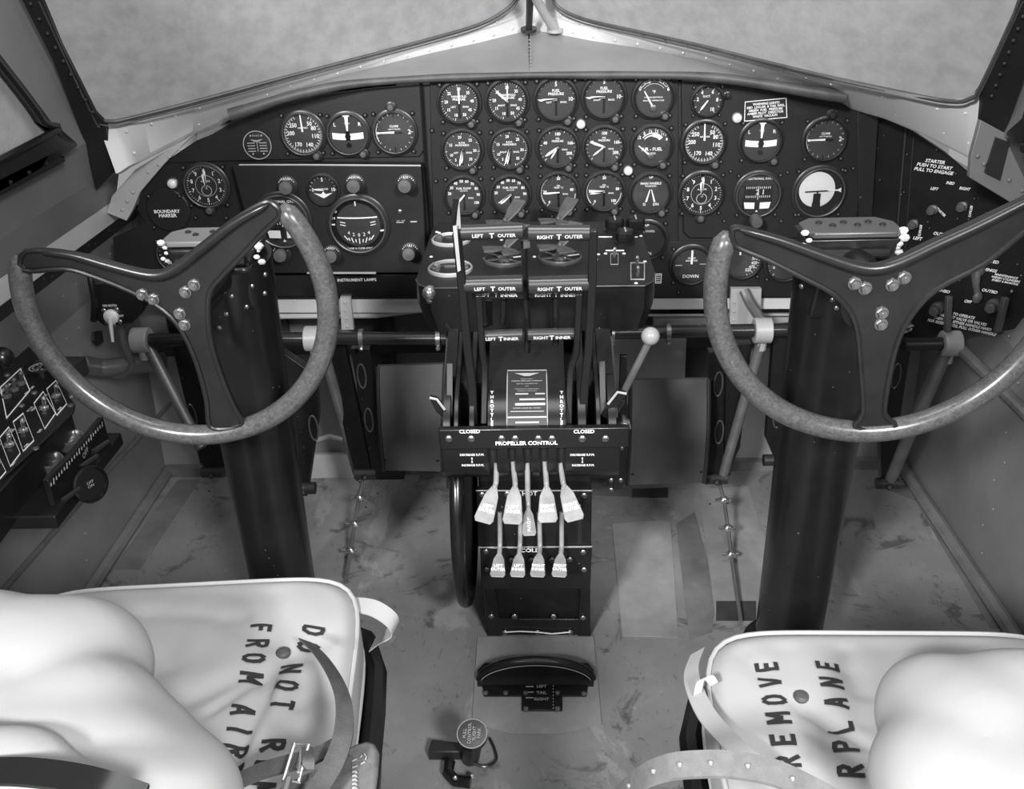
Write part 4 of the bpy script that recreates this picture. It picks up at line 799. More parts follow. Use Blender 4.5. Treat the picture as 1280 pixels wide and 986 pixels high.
# quadrant: convex front swept across, split by lever slots
QP = [(1.163, .478), (1.164, .500), (1.176, .518), (1.20, .535), (1.235, .549), (1.28, .564), (1.33, .583), (1.36, .600)]
def onq(px, py, off=0):
    d = ray(px, py)
    for (y0, z0), (y1, z1) in zip(QP, QP[1:]):
        n = V((0, -(z1-z0), (y1-y0))).normalized(); o = V((0, y0, z0)); p = CAM+d*((o-CAM).dot(n)/d.dot(n))
        if y0-1e-4 <= p.y <= y1+1e-4: return p+n*off, n, V((0, y1-y0, z1-z0)).normalized()
    y0, z0 = QP[-1]; return P(px, py, y=y0), V((0, -1, 0)), V((0, 0, 1))
def qx(px): return onq(px, 525)[0].x
def qstrip(nm, x0, x1, top=0, mt='gloss2'):
    m = M(); pr = [V((0, y, z)) for y, z in QP]; pr = pr+[V((0, 1.36, .47))]
    m.prism([p+V((x0, 0, 0)) for p in pr], (x1-x0, 0, 0)); return m.build(nm, mt, ped, bevel=.001, ang=45)
for a, b in ((553, 563), (567, 573), (586, 593), (609, 708), (722, 733), (745, 751), (760, 771)): qstrip('quadrant_cover', qx(a), qx(b))
for x0, x1 in ((553, 567), (751, 771)): m = M(); m.prism([V((qx(x0), y, z)) for y, z in ((1.24, .50), (1.24, .552), (1.28, .566), (1.36, .602), (1.36, .50))], (qx(x1)-qx(x0), 0, 0)); m.build('quadrant_shoulder', 'gloss', ped)
m = M(); m.box(((qx(553)+qx(771))/2, 1.30, .51), (qx(771)-qx(553), .12, .06)); m.build('quadrant_core', 'dial', ped)
m = M(); m.prism([V((qx(553), y, z)) for y, z in ((1.20, .38), (1.36, .42), (1.36, .60), (1.33, .575), (1.25, .53), (1.20, .50))], (-.004, 0, 0)); m.prism([V((qx(771), y, z)) for y, z in ((1.20, .40), (1.36, .42), (1.36, .60), (1.33, .575), (1.25, .53), (1.20, .50))], (.004, 0, 0)); m.build('quadrant_sides', 'gloss2', ped)
a, b = P(548, 536, y=1.158), P(786, 558, y=1.158)
m = M(); m.box(((a.x+b.x)/2, 1.161, (a.z+b.z)/2), (b.x-a.x, .012, a.z-b.z)); m.build('closed_bar', 'gloss2', ped, bevel=.002)
for k in (561, 589, 627, 644, 673, 690, 728, 757): inst(SCREW, 'screw', ped, P(k, 548, y=1.155), sc=1.2)
m = M(); m.text('CLOSED', P(587, 539.5, y=1.1545), .0058, bold=.03); m.text('CLOSED', P(730, 539.5, y=1.1545), .0058, bold=.03); m.text('PROPELLER CONTROL', P(658, 554, y=1.1545), .0062, bold=.035, wide=1.02); m.build('lettering', 'paint', ped)
def col_(x, y0, txt, st_):
    m = M()
    for i, ch in enumerate(txt): p, n, u = onq(x, y0+i*st_, .0006); m.text(ch, p, .0052, ud=u, bold=.03)
    m.build('lettering', 'paint', ped)
col_(615, 491, 'THROTTLE', 5.6); col_(702, 491, 'THROTTLE', 5.6)
# nameplate following the cover
m = M(); rows = [464+7*k for k in range(11)]; L = []
for r in rows:
    a, n, _ = onq(629.5, r, .0012); b, _, _ = onq(689, r, .0012); L.append((V((-.029+.018*0+qx(659), a.y, a.z)), V((.029+qx(659), a.y, a.z))))
m.strip(L, (0, .001, -.001)); np_ = m.build('data_plate', 'dialg', ped, label='engraved maker data plate with bright border')
m = M(); cx = qx(659)
m.tube([p for p, _ in L]+[q for _, q in L[::-1]], .0009, 5, True)
def nrow(py, t, h, w=1): p, n, u = onq(659, py, .0026); p.x = cx; m.text(t, p, h, ud=u, bold=.01, wide=w)
def nbar(py, x0, x1, h=.003): p, n, u = onq(659, py, .0024); c = V((cx+(x0+x1)/2, p.y, p.z)); m.add([c-u*h/2+V((-(x1-x0)/2, 0, 0)), c-u*h/2+V(((x1-x0)/2, 0, 0)), c+u*h/2+V(((x1-x0)/2, 0, 0)), c+u*h/2+V((-(x1-x0)/2, 0, 0))], [(0, 1, 2, 3)])
nrow(477.5, 'BOEING AIRPLANE COMPANY', .0024); nrow(481, 'SEATTLE, WASHINGTON', .0020); nrow(484, 'U.S.A.', .0016); nrow(487.5, 'LICENSE FOR USE UNDER PATENTS', .0016); nrow(490, 'COVERED BY VARIOUS NOS.', .0016)
nrow(475, 'MANUFACTURED BY', .0014)
p, n, u = onq(659, 469.5, .0026); c = V((cx, p.y, p.z)); m.prism([c+V((x, 0, 0))+u*y for x, y in ((-.018, .0028), (.018, .0028), (.010, -.0006), (.004, -.0034), (-.004, -.0034), (-.010, -.0006))], n*.0003)
nbar(493.5, -.017, .002); nbar(493.5, .012, .026); nbar(500, -.011, .026); nbar(515, -.024, .024, .0014); nbar(521.5, -.028, .028, .0024); nbar(528, -.017, .017, .0026)
nrow(511, 'LICENSE UNDER M.A. PATENT', .0022); m.build('engraving', 'cream', ped)
m = M(); nbar(506, -.017, .026, .0034); m.build('blank_entry_field', 'paint', ped)
# propeller cover below the bar
def pcov(nm, x0, x1, mt='gloss2', inset=0):
    m = M(); X0, X1 = P(x0, 575, y=1.17).x, P(x1, 575, y=1.17).x
    pr = [(1.166, .478), (1.166, .455), (1.170, .430), (1.182, .412), (1.205, .402), (1.30, .40), (1.30, .478)]
    m.prism([V((X0, y+inset, z)) for y, z in pr], (X1-X0, 0, 0)); return m.build(nm, mt, ped, bevel=.0015, ang=45)
for a, b in ((553, 611), (621, 636), (644, 655), (664, 675), (684, 697), (706, 775)): pcov('propeller_cover', a, b)
pcov('propeller_cover_core', 556, 770, 'dial', .010)
m = M()
for x in (590, 728):
    m.text('DECREASE R.P.M.', P(x, 568.5, y=1.1655), .0036, bold=.03, wide=.95); m.text('INCREASE R.P.M.', P(x+1, 581.5, y=1.1650), .0034, bold=.03, wide=.95)
    c = P(x, 575, y=1.1655); m.box(c, (.0008, .0006, .006)); 
    for s in (-1, 1): m.prism([c+V((-.0015, 0, s*.0028)), c+V((.0015, 0, s*.0028)), c+V((0, 0, s*.0052))], (0, -.0005, 0))
m.build('lettering', 'paint', ped)
# paddles
def paddle(root, elbow, cpix, tilt, Lp, txt, yr, yp, mt='paddle', w=.0135, name='propeller_lever'):
    r_ = P(*root, y=yr); e = P(*elbow, y=(yr*.45+yp*.55)+.012); c = P(*cpix, y=yp)
    up = (e-c); up.normalize(); side = V((1, 0, 0)); side = (side-up*side.dot(up)).normalized(); nr = side.cross(up).normalized()
    if nr.y > 0: nr = -nr
    q = []
    for t, ww in ((1.0, .25), (.75, .50), (.45, .78), (-.2, .95), (-.8, 1.08), (-1.0, .85)): q.append((t, ww))
    L = Lp/2; pts = [c+up*(t*L)+side*(-ww*w) for t, ww in q]+[c+up*(t*L)+side*(ww*w) for t, ww in q[::-1]]
    m = M(); m.prism([p-nr*.001 for p in pts], nr*.0022); o = m.build('lever_paddle', mt, ped, bevel=.0008, label='flat satin metal paddle lettered '+txt.replace('\n', ' '))
    m = M(); m.tube(smooth_curve([r_, r_.lerp(e, .6), e, c+up*L*.85], 4), [.0040]*12+[.0032], 10); m.build('lever_rod', 'tube' if mt != 'dark' else 'tubed', o) if False else m.build('lever_rod', 'paddle', ped)
    m = M(); m.text(txt, c-up*L*.25+nr*.0016, .0052 if len(txt) > 6 else .0045, xd=side, ud=up, bold=.04, line=1.35); k = m.build('lettering', 'paint', o)
paddle((621, 578), (620, 603), (611, 630), 0, .060, 'LEFT\nOUTER', 1.180, 1.145)
paddle((641, 576), (644, 604), (642, 631), 0, .060, 'LEFT\nINNER', 1.180, 1.145)
paddle((681, 576), (683, 604), (684, 630), 0, .058, 'RIGHT\nINNER', 1.180, 1.145)
paddle((700, 578), (704, 603), (712, 628), 0, .060, 'RIGHT\nOUTER', 1.180, 1.145)
paddle((659, 578), (660, 630), (661, 652), 0, .052, 'L\nO\nC\nK', 1.180, 1.135, w=.0095)
for a in ((624, 622), (650, 622), (676, 622), (703, 622)):
    pass
for (rx, px_, t) in ((625, 623, 'LEFT\nOUTER'), (651, 648, 'LEFT\nINNER'), (674, 673, 'RIGHT\nINNER'), (702, 700, 'RIGHT\nOUTER')):
    paddle((rx, 640), (px_+2, 682), (px_, 706), 0, .046, t, 1.285, 1.235, w=.0115)
# throttle bars
def bar(q, yy, r=.0085, mt='gloss2'):
    m = M(); m.tube(smooth_curve([P(a, b, y=y) for (a, b), y in zip(q, yy)], 3), r, 4, up=(1, 1, 0)); return m.build('throttle_lever', mt, ped, bevel=.0015)
def grip(a, b, r, txt, y, parent, lift=0):
    A, B = P(*a, y=y), P(*b, y=y); m = M(); m.tube([A, A.lerp(B, .02), A.lerp(B, .98), B], [r*.85, r, r, r*.85], 24); o = m.build('throttle_grip', 'grip', parent)
    c = (A+B)/2; m = M()
    vd = V((0, -math.cos(rad(25+lift)), math.sin(rad(25+lift)))); vd = V((0, -math.cos(rad(-14+lift)), math.sin(rad(-14+lift)))); ud = V((0, -vd.z*-1, -vd.y*-1)); ud = V((0, vd.z, -vd.y))
    g = abs(B.x-A.x); l, rr = txt.split(' ')
    m.text(l, c+V((-g*.22, 0, 0))+vd*(r+.0004), .0053, ud=ud, bold=.02, wide=1.0); m.text('T', c+vd*(r+.0004), .0075, ud=ud, bold=.03); m.text(rr, c+V((g*.23, 0, 0))+vd*(r+.0004), .0053, ud=ud, bold=.02, wide=1.0)
    m.build('lettering', 'paint', o); return o
b1 = bar([(571, 290), (577, 350), (584, 430), (590, 480), (592, 530)], [1.2, 1.2, 1.2, 1.2, 1.19]); grip((575, 291), (655, 288), .0102, 'LEFT OUTER', 1.2, b1)
b2 = bar([(741, 287), (740, 350), (736, 430), (731, 480), (728, 530)], [1.2, 1.2, 1.2, 1.2, 1.19]); grip((659, 291), (738, 291), .0104, 'RIGHT OUTER', 1.2, b2)
b3 = bar([(598, 368), (601, 410), (603, 440), (606, 465), (605, 530)], [1.215, 1.215, 1.22, 1.22, 1.19], .0068); grip((598, 420), (654, 418), .0086, 'LEFT INNER', 1.225, b3)
b4 = bar([(724, 366), (722, 410), (720, 440), (713, 465), (711, 530)], [1.215, 1.215, 1.22, 1.22, 1.19], .0068); grip((659, 418), (720, 417), .0086, 'RIGHT INNER', 1.225, b4)
grip((579, 356), (654, 354), .0118, 'LEFT OUTER', 1.205, b1); grip((660, 356), (737, 354), .0118, 'RIGHT OUTER', 1.205, b2)
m = M(); m.prism(pxs([(590, 364), (655, 363), (655, 373), (590, 373)], y=1.226), (0, .004, 0)); m.prism(pxs([(661, 363), (730, 362), (730, 371), (661, 372)], y=1.226), (0, .004, 0)); m.build('rear_grip_strip', 'gloss2', ped)
m = M()
for x, t in ((605, 'LEFT'), (636, 'INNER'), (679, 'RIGHT'), (711, 'INNER')): m.text(t, P(x, 369, y=1.2255), .0048, bold=.04, wide=1.2)
for x in (620, 695): m.text('T', P(x, 369, y=1.2255), .006)
m.build('lettering', 'paint', ped)
# centre links and rods seen between the bars
for q in ([(655, 300), (656, 350), (660, 410), (659, 440)], [(630, 372), (630, 395), (628, 405)], [(695, 370), (695, 430)], [(611, 375), (612, 405), (600, 410)]):
    m = M(); m.tube([P(a, b, y=1.25) for a, b in q], .005, 6); m.build('link_rod', 'gloss2', ped)
m = M(); m.prism(pxs([(654, 282), (663, 282), (663, 310), (654, 312)], y=1.205), (0, .008, 0)); m.build('detent_block', 'fan', ped, bevel=.001)
bl = M(); bl.prism(pxs([(566, 248), (574, 249), (568, 290), (562, 290)], y=1.215), (0, .004, 0)); bl.build('placard_blade', 'gloss2', ped)
bl = M(); bl.prism([P(574, 250, y=1.215), P(576, 286, y=1.19), P(570, 286, y=1.19), P(572, 262, y=1.215)], (0, .004, 0)); bl.prism(pxs([(566, 283), (571, 282), (576, 338), (572, 340)], y=1.185), (0, .003, 0)); bl.build('bright_blade', 'alu2', ped, label='bright metal blade beside the top grip')
# gates at each side of the quadrant
for s, q in ((-1, [(537, 497), (546, 499), (556, 512), (562, 520), (556, 524), (545, 515), (539, 503)]), (1, [(783, 492), (772, 490), (760, 505), (752, 520), (760, 525), (772, 508), (782, 498)])):
    m = M(); m.prism(pxs(q, y=1.185), (0, .010, 0)); fl_ = m.build('friction_lock_lever', 'gloss2', ped, bevel=.001); m = M(); m.tube(pxs([q[0], q[1], q[2]], y=1.183), .0020, 6); m.build('worn_edge', 'alu2', fl_)
    x = qx(561 if s < 0 else 755); m = M(); m.prism([V((x-.004, 1.19, .51)), V((x+.004, 1.19, .51)), V((x+.004, 1.23, .57)), V((x-.004, 1.23, .57))], (0, .002, .006)); m.build('gate_slot', 'dial', ped)
# upper casing rising to the tray
m = M(); c0, c1 = P(566, 450, y=1.36).x, P(760, 450, y=1.36).x
m.prism([V((c0, y, z)) for y, z in ((1.36, .47), (1.36, .582), (1.58, .582), (1.55, .30), (1.45, .30))], (c1-c0, 0, 0)); m.build('upper_casing', 'gloss', ped, bevel=.002)
for a, b in ((569, 436), (569, 453), (630, 453), (693, 453), (752, 452), (752, 435), (752, 417), (571, 470)): inst(SCREW, 'screw', ped, P(a, b, y=1.357), sc=1.2)
# tray box on top
tray = thing('fuel_selector_box', 'black box with round valves and knobs set behind the throttle bars', 'control box', (.025, 1.5, .585))
ZT = .655
out = [P(520, 350, z=ZT), P(524, 357, z=ZT), P(537, 361, z=ZT), P(806, 358, z=ZT), P(817, 352, z=ZT), P(819, 342, z=ZT), P(800, 285, z=ZT), P(792, 278, z=ZT), P(550, 279, z=ZT), P(541, 286, z=ZT)]
m = M(); m.prism([p-V((0, 0, .002)) for p in out], (0, 0, .004)); m.build('top_plate', 'panel2', tray, bevel=.001)
m = M(); cc = V((.025, 1.5, ZT)); low = [p+V(((cc.x-p.x)*.06, .0, -.072)) for p in out]; mid = [p-V((0, 0, .035)) for p in out]; n = len(out)
m.add([p-V((0, 0, .002)) for p in out]+mid+low, [(j*n+i, j*n+(i+1) % n, (j+1)*n+(i+1) % n, (j+1)*n+i) for j in range(2) for i in range(n)]+[list(range(2*n, 3*n))]); m.build('box_body', 'gloss', tray)
m = M(); m.tube([p+V((0, 0, .001)) for p in out[:6]], .0012, 5); m.build('worn_edge', 'rim', tray)
UPV = (0, 0, 1)
def vm(fn, nm, mt, **k): m = M(); fn(m); return m.build(nm, mt, tray, **k)
def pz(a, b, dz=0): return P(a, b, z=ZT+.002+dz)
for px_, py_, R, kind in ((563, 337, .036, 'dial'), (564, 301, .034, 'dial'), (632, 325, .036, 'fan'), (700, 323, .036, 'fan'), (632, 291, .034, 'fan'), (698, 289, .034, 'fan')):
    c = pz(px_, py_)
    vm(lambda m: m.lathe([(R, 0), (R, .004), (R*.94, .006), (R*.90, .004), (R*.90, 0)], c, UPV, 40, True), 'valve_ring', 'rim' if kind == 'fan' else 'alu2')
    def well(m):
        m.lathe([(R*.9, .0005), (0, .0006)], c, UPV, 32)
    vm(well, 'valve_well', 'dial')
    if kind == 'fan':
        def sp2_(m):
            for k in range(6): a = k*math.pi/3+.3; m.tube([c+V((0, 0, .003)), c+V((math.cos(a)*R*.9, math.sin(a)*R*.9, .003))], .0018, 5)
            m.lathe([(R*.35, 0), (R*.35, .006), (R*.2, .008)], c, UPV, 16)
        vm(sp2_, 'valve_spokes', 'screw')
        def fan(m):
            h = c+V((0, 0, .018)); m.cyl(c, h, .006, n=10)
            for a, l in ((190, 1.0), (290, .95), (50, 1.15)):
                d = V((math.cos(rad(a)), math.sin(rad(a)), .0)); t = V((-d.y, d.x, 0)); lift = V((0, 0, .030 if a == 50 else 0))
                m.prism([h-t*.005, h+d*R*l*.55-t*.013+lift*.5, h+d*R*l-t*.015+lift, h+d*R*l+t*.013+lift, h+d*R*l*.55+t*.013+lift*.5, h+t*.005], (0, 0, .004))
            m.ball(h+V((0, 0, .005)), .005, 8)
        vm(fan, 'valve_handle', 'fan', bevel=.001)
    else:
        def inner(m):
            for s in (-1, 1): m.ball(c+V((s*R*.6, -.004, .004)), .009, 8, (.9, .9, 1.1)); 
            m.box(c+V((0, .012, .002)), (R*1.1, .002, .002))
        vm(inner, 'valve_face', 'steel' if py_ > 320 else 'rim')
for a, b in ((768, 289), (794, 288), (781, 304)):
    c = pz(a, b)
    vm(lambda m: m.lathe([(.017, 0), (.017, .003), (.015, .004), (.0165, .008), (.0165, .020), (.013, .024), (0, .024)], c, UPV, 8), 'selector_knob', 'gloss2', ang=20)
    vm(lambda m: m.box(c+V((0, 0, .0245)), (.0022, .022, .001)), 'knob_index', 'cream')
def marks():
    for q in (((748, 296), (765, 296)), ((782, 297), (797, 296)), ((757, 313), (780, 313))): a, b = pz(*q[0], .0006), pz(*q[1], .0006); vm(lambda m: m.tube([a, b], .0012, 4), 'index_line', 'paint')
    for a, b in ((757, 317), (780, 317), (801, 295), (806, 327), (795, 354), (546, 290), (539, 321), (627, 300), (606, 323), (668, 321), (748, 318), (764, 284), (549, 291)): vm(lambda m: m.ball(pz(a, b, 0), .0032, 8, (1, 1, .6)), 'rivet', 'lens')
marks()
def rc(m, a, b, c, d):
    q = [pz(a, b, .0008), pz(c, b, .0008), pz(c, d, .0008), pz(a, d, .0008)]; cc = sum(q, V())/4; m.ring(q, [cc+(p-cc)*.88 for p in q], (0, 0, .0006))
vm(lambda m: (rc(m, 788, 328, 806, 350), rc(m, 763, 317, 773, 331)), 'switch_frame', 'cream')
for a, b in ((796, 332), (797, 345), (768, 321), (745, 335)):
    c = pz(a, b); vm(lambda m: (m.cyl(c, c+V((0, -.004, .014)), .0028, .002, 8), m.ball(c+V((0, -.004, .015)), .0032, 8)), 'toggle_switch', 'steel')
m = M(); m.ball(P(537, 366, y=1.335), .012, 12); m.ball(P(537, 375, y=1.335), .006, 8); m.build('side_knob', 'steel', tray)
m = M(); m.tube([P(556, 404, y=1.33), P(570, 420, y=1.33), P(585, 440, y=1.33)], .004, 6); m.build('side_rod', 'tubed', tray)
# ball lever at the right of the pedestal
t = thing('ball_lever', 'pale round ball on a slanting grey rod to the right of the pedestal', 'lever', P(770, 505, y=1.26))
m = M(); m.ball(P(813, 420, y=1.24), .0135, 24); m.build('ball_grip', 'ball', t)
m = M(); m.tube([P(811, 428, y=1.24), P(775, 500, y=1.25)], .0055, 8, up=(0, 1, 0), flat=.7); m.build('rod', 'tube', t)
m = M(); m.cyl(P(762, 520, y=1.28), P(775, 500, y=1.255), .009, n=12); m.build('pivot', 'dark', t)
# side linkage plate right of the pedestal
t = thing('linkage_bracket', 'dark bracket with bright hex nut down the right side of the pedestal', 'bracket', P(778, 615, y=1.35))
m = M(); m.prism(pxs([(775, 445), (784, 445), (783, 600), (776, 612), (766, 612), (772, 560)], y=1.33), (0, .008, 0)); m.build('plate', 'gloss', t, bevel=.001)
m = M(); c = P(780, 530, y=1.33); m.lathe([(.012, 0), (.012, .008), (.010, .010), (.005, .010), (.005, .014)], c, BACK, 6); m.build('hex_nut', 'steel', t)
for a, b in ((764, 600), (776, 600), (764, 612), (777, 560), (769, 564)): inst(SCREW, 'screw', t, P(a, b, y=1.328), sc=.9)
# trim wheel on the left flank
t = thing('trim_wheel', 'black rubber rimmed trim wheel on the left flank of the pedestal base', 'wheel', (-.105, 1.34, .05))
c = V((-.105, 1.36, .245)); m = M(); m.tube([c+V((0, math.cos(a)*.155, math.sin(a)*.175)) for a in [2*math.pi*k/48 for k in range(48)]], .012, 12, True); m.build('tyre', 'gloss2', t)
m = M(); m.lathe([(.145, -.004), (.145, .004), (0, .006)], c, (-1, 0, 0), 40); m.build('disc', 'gloss', t)
# ================================================================== FLOOR FITTINGS
t = thing('floor_trim_wheel', 'half sunk black wheel in the floor behind a lettered slot plate', 'wheel', (.018, 1.19, 0))
m = M(); m.prism([P(a, b, z=.003) for a, b in ((597, 838), (606, 829), (735, 829), (742, 838), (742, 858), (597, 858))], (0, 0, .0012)); m.build('wheel_well', 'dial', t)
a, b = P(598, 851, z=0), P(742, 851, z=0); c = (a+b)/2; w = (b.x-a.x)/2
m = M(); pts = [V((c.x-w*math.cos(math.pi*k/24)*.99, c.y+.003, .045*math.sin(math.pi*k/24)-.002)) for k in range(25)]; m.tube(pts, [.006+.002*math.sin(math.pi*k/24) for k in range(25)], 12); m.build('wheel_rim', 'gloss2', t)
m = M(); m.prism([V((c.x-w*math.cos(math.pi*k/24)*.93, c.y+.008, .036*math.sin(math.pi*k/24)+.001)) for k in range(25)], (0, .006, 0)); m.build('wheel_web', 'gloss2', t)
m = M(); m.tube([p*1+V((0, -.005, -.006)) for p in pts[1:-1]], .0010, 4); m.build('bright_line', 'cream', t)
m = M()
m.prism([P(x, y, z=.0025) for x, y in ((603, 857), (735, 857), (733, 871), (703, 871), (703, 889), (652, 889), (652, 871), (605, 871))], (0, 0, .003)); m.build('slot_plate', 'gloss2', t, bevel=.001)
def fl(a, b): return P(a, b, z=.0056)
for a, b in ((607, 866), (632, 866), (657, 866), (697, 866), (730, 867), (657, 886), (697, 886)): m = M(); m.lathe([(.0045, 0), (.004, .002), (0, .0028)], fl(a, b), UPV, 10); m.build('screw', 'screw', t)
m = M()
for y in (858, 865, 872): m.box(fl(662, y), (.013, .0018, .0006))
for y, s_ in ((858, 'LEFT'), (866, 'TAIL'), (874, 'RIGHT')): m.text(s_, fl(677, y)+V((0, 0, .0005)), .006, ud=(0, 1, 0), bold=.02)
for k in range(8): m.box(fl(691.5, 857+4*k), (.0012, .003, .0006))
m.build('lettering', 'cream', t)
t = thing('gust_lock_pedal', 'black round topped foot plunger lettered on its rim standing on the floor', 'plunger', P(590, 945, z=0))
c = P(590, 917, z=.085); bs = P(588, 948, z=.0); m = M(); m.cyl(bs, c-V((0, 0, .012)), .014, .016, 16); m.build('stem', 'dark', t)
ax = V((0, -.35, 1)).normalized(); m = M(); m.lathe([(.018, -.016), (.0225, -.010), (.0225, 0), (0, .0005)], c, ax, 32); m.build('button', 'gloss2', t)
m = M(); m.lathe([(.0225, 0), (.0225, .0015), (.0212, .0015), (.0212, 0)], c, ax, 32, True); ud = V((0, 1, .35)).normalized()
for k, s_ in enumerate(('PULL', 'CONTROL', 'FLIGHT', 'PARK')): m.text(s_, c+ax*.0015+V((-.0105+.007*k, 0, 0)), .0048, xd=ud, ud=(-1, 0, 0), bold=.03)
m.build('lettering', 'cream', t)
t = thing('plunger_bracket', 'dark bolted bracket block on the floor beside the round foot plunger', 'bracket', P(572, 975, z=0))
m = M(); m.prism([P(a, b, z=.0) for a, b in ((540, 934), (578, 938), (578, 950), (536, 950))], (0, 0, .018)); m.build('block', 'dark', t, bevel=.002)
m = M(); m.tube([P(562, 952, z=.01), P(560, 965, z=.01), P(570, 976, z=.01), P(588, 978, z=.01)], .009, 8); m.build('clip', 'gloss2', t)
m = M(); m.ball(P(569, 972, z=.02), .004, 8); m.ball(P(590, 970, z=.012), .005, 8); m.build('bolt', 'steel', t)
t = tag((lambda m: (m.tube(smooth_curve([P(585, 950, z=.012), P(605, 958, z=.006), P(620, 950, z=.005), P(618, 935, z=.004), P(612, 922, z=.004)], 5), .0022, 6), m.build('floor_cable', 'tubed'))[1])(M()), 'thin cable curling on the floor beside the foot plunger', 'cable')
# ================================================================== LEFT SIDE CONSOLE
ZC = .53
def pc(a, b, dz=0): return P(a, b, z=ZC+dz)
con = thing('side_switch_console', 'black side console of framed toggle switches on the left wall', 'console', (-.75, 1.15, .40))
m = M(); q = [pc(36, 432), pc(66, 467), pc(94, 505), pc(92, 514), pc(50, 555), pc(0, 600), pc(-90, 690), pc(-90, 560), pc(0, 464)]
m.prism([p-V((0, 0, .004)) for p in q], (0, 0, .004)); m.build('switch_panel', 'gloss', con, bevel=.0015)
m = M(); lo = pc(92, 514); m.prism([V((lo.x-.004, y, z)) for y, z in ((lo.y, ZC-.005), (.62, ZC-.005), (.62, .44), (.97, .47), (lo.y, .50))], (-.01, 0, 0)); m.build('front_skirt', 'gloss', con)
m = M(); m.box((-.79, 1.15, .505), (.12, .5, .03)); m.build('support_shelf', 'dark', con)
YD, XD = V((0, 1, 0)), V((-1, 0, 0))
for fr_, tx, tg in (([(0, 484), (26, 460), (38, 488), (8, 524)], 'GENERATOR', 3), ([(42, 504), (54, 489), (70, 517), (56, 537)], 'PITOT\nHEAT', 1), ([(58, 486), (70, 475), (84, 505), (71, 520)], 'LAMPS', 1), ([(16, 527), (29, 516), (43, 551), (29, 565)], 'HEAD\nLAMP', 1), ([(-1, 547), (11, 533), (26, 567), (13, 584)], 'PHONE\nCALL', 1), ([(-18, 572), (-8, 557), (8, 590), (-4, 604)], 'PLATE', 1)):
    q = [pc(a, b, .0006) for a, b in fr_]; cc = sum(q, V())/4
    m = M(); m.ring(q, [cc+(p-cc)*.93 for p in q], (0, 0, .0006)); m.text(tx, cc+XD*.018+V((0, 0, .0006)), .0042 if tg < 3 else .006, xd=YD, ud=XD, bold=0); m.text('OFF' if tg < 3 else 'ON    OFF', cc-XD*.024+V((0, 0, .0006)), .0045, xd=YD, ud=XD, bold=.015); m.build('switch_placard', 'paint', con, smooth=False)
    for k in range(tg):
        c = cc+YD*((k-(tg-1)/2)*.022); m = M(); m.lathe([(.007, 0), (.007, .004), (.004, .006)], c, (0, 0, 1), 8); d = V((.35, -.25, 1)).normalized()
        m.tube([c, c+d*.022], [.0022, .0036], 8); m.ball(c+d*.023, .0038, 8); m.build('toggle_switch', 'steel' if tg < 3 else 'fan', con)
for a, b in ((9, 469), (27, 507), (45, 561), (88, 507), (43, 491)):
    m = M(); m.lathe([(.0045, 0), (.004, .002), (0, .0026)], pc(a, b), (0, 0, 1), 10); m.build('screw', 'screw', con)
m = M(); c = pc(51, 462); m.lathe([(.026, 0), (.026, .006), (.023, .008), (.022, .004), (0, .004)], c, (0, 0, 1), 28); k = m.build('dial_housing', 'gloss2', con)
m = M(); m.lathe([(.015, .0045), (.017, .0045), (.017, .005), (.015, .005)], c, (0, 0, 1), 20, True)
for i in range(10): a = i*.6; m.box(c+V((math.cos(a)*.011, math.sin(a)*.011, .005)), (.002, .004, .0006), Matrix.Rotation(a, 3, 'Z'))
m.text('10 20 30', c+V((0, 0, .005)), .005, xd=YD, ud=XD, bold=0); m.build('dial_markings', 'cream', k)
t = thing('round_side_knob', 'dark ball knob at the left edge above the side console', 'knob', P(3, 452, x=-.80))
m = M(); m.ball(P(3, 447, x=-.80), .017, 20); m.build('ball', 'gloss2', t); m = M(); m.cyl(P(3, 447, x=-.80), P(-25, 470, x=-.84), .006); m.build('stem', 'dark', t)
# curved rheostat unit under the console
rh = thing('lamp_control_unit', 'black scalloped control unit with tick marks and bright bowls below the side console', 'control unit', (-.62, 1.06, .44))
m = M(); m.prism([P(a, b, x=-.60) for a, b in ((129, 521), (134, 540), (141, 559), (132, 566), (122, 573), (118, 582), (110, 600), (98, 612), (85, 618), (78, 626), (70, 633), (64, 615), (60, 600), (95, 562))], (-.008, 0, 0)); m.build('scale_plate', 'gloss2', rh, bevel=.001)
m = M()
for k in range(22):
    p = P(127, 527, x=-.598).lerp(P(63, 602, x=-.598), k/21)+V((0, 0, -.004)); m.box(p, (.0006, .0016, .008 if k % 5 == 0 else .0045), Matrix.Rotation(rad(-20), 3, 'X'))
for a, b in ((107, 566), (96, 595)): m.text('OFF', P(a, b, x=-.598), .008, xd=V((0, 1, .2)), ud=V((0, -.2, 1)), bold=.0)
m.build('scale_markings', 'cream', rh)
for a, b, w_ in ((88, 547, .021), (61, 575, .021)):
    c = P(a, b, z=.497); m = M(); m.lathe([(.019, -.014), (.019, .002), (.017, .002), (.013, -.005), (.007, -.008), (0, -.009)], c, (.25, -.1, 1), 28); m.build('reflector_bowl', 'steel', rh)
m = M(); m.box((-.64, 1.10, .47), (.075, .22, .02)); m.build('bowl_tray', 'gloss', rh, bevel=.002)
for a, b in ((134, 553), (120, 571), (98, 612)):
    c = P(a, b, x=-.59); m = M(); m.tube([c+V((-.008, -.03, .002)), c+V((.0, .004, 0))], [.004, .003], 8); m.build('detent_finger', 'dark', rh)
c = P(112, 605, x=-.585); ax = V((1, -.55, .25)).normalized(); m = M(); m.lathe([(.024, -.020), (.026, 0), (.026, .004), (.023, .005), (.022, .001), (0, .001)], c, ax, 28); o = m.build('round_control_dial', 'gloss2', rh)
m = M(); a1_ = ax.cross(V((0, 0, 1))).normalized(); m.text('OFF\nON', c+ax*.0022, .0045, xd=-a1_, bold=.0); m.build('dial_markings', 'cream', o)
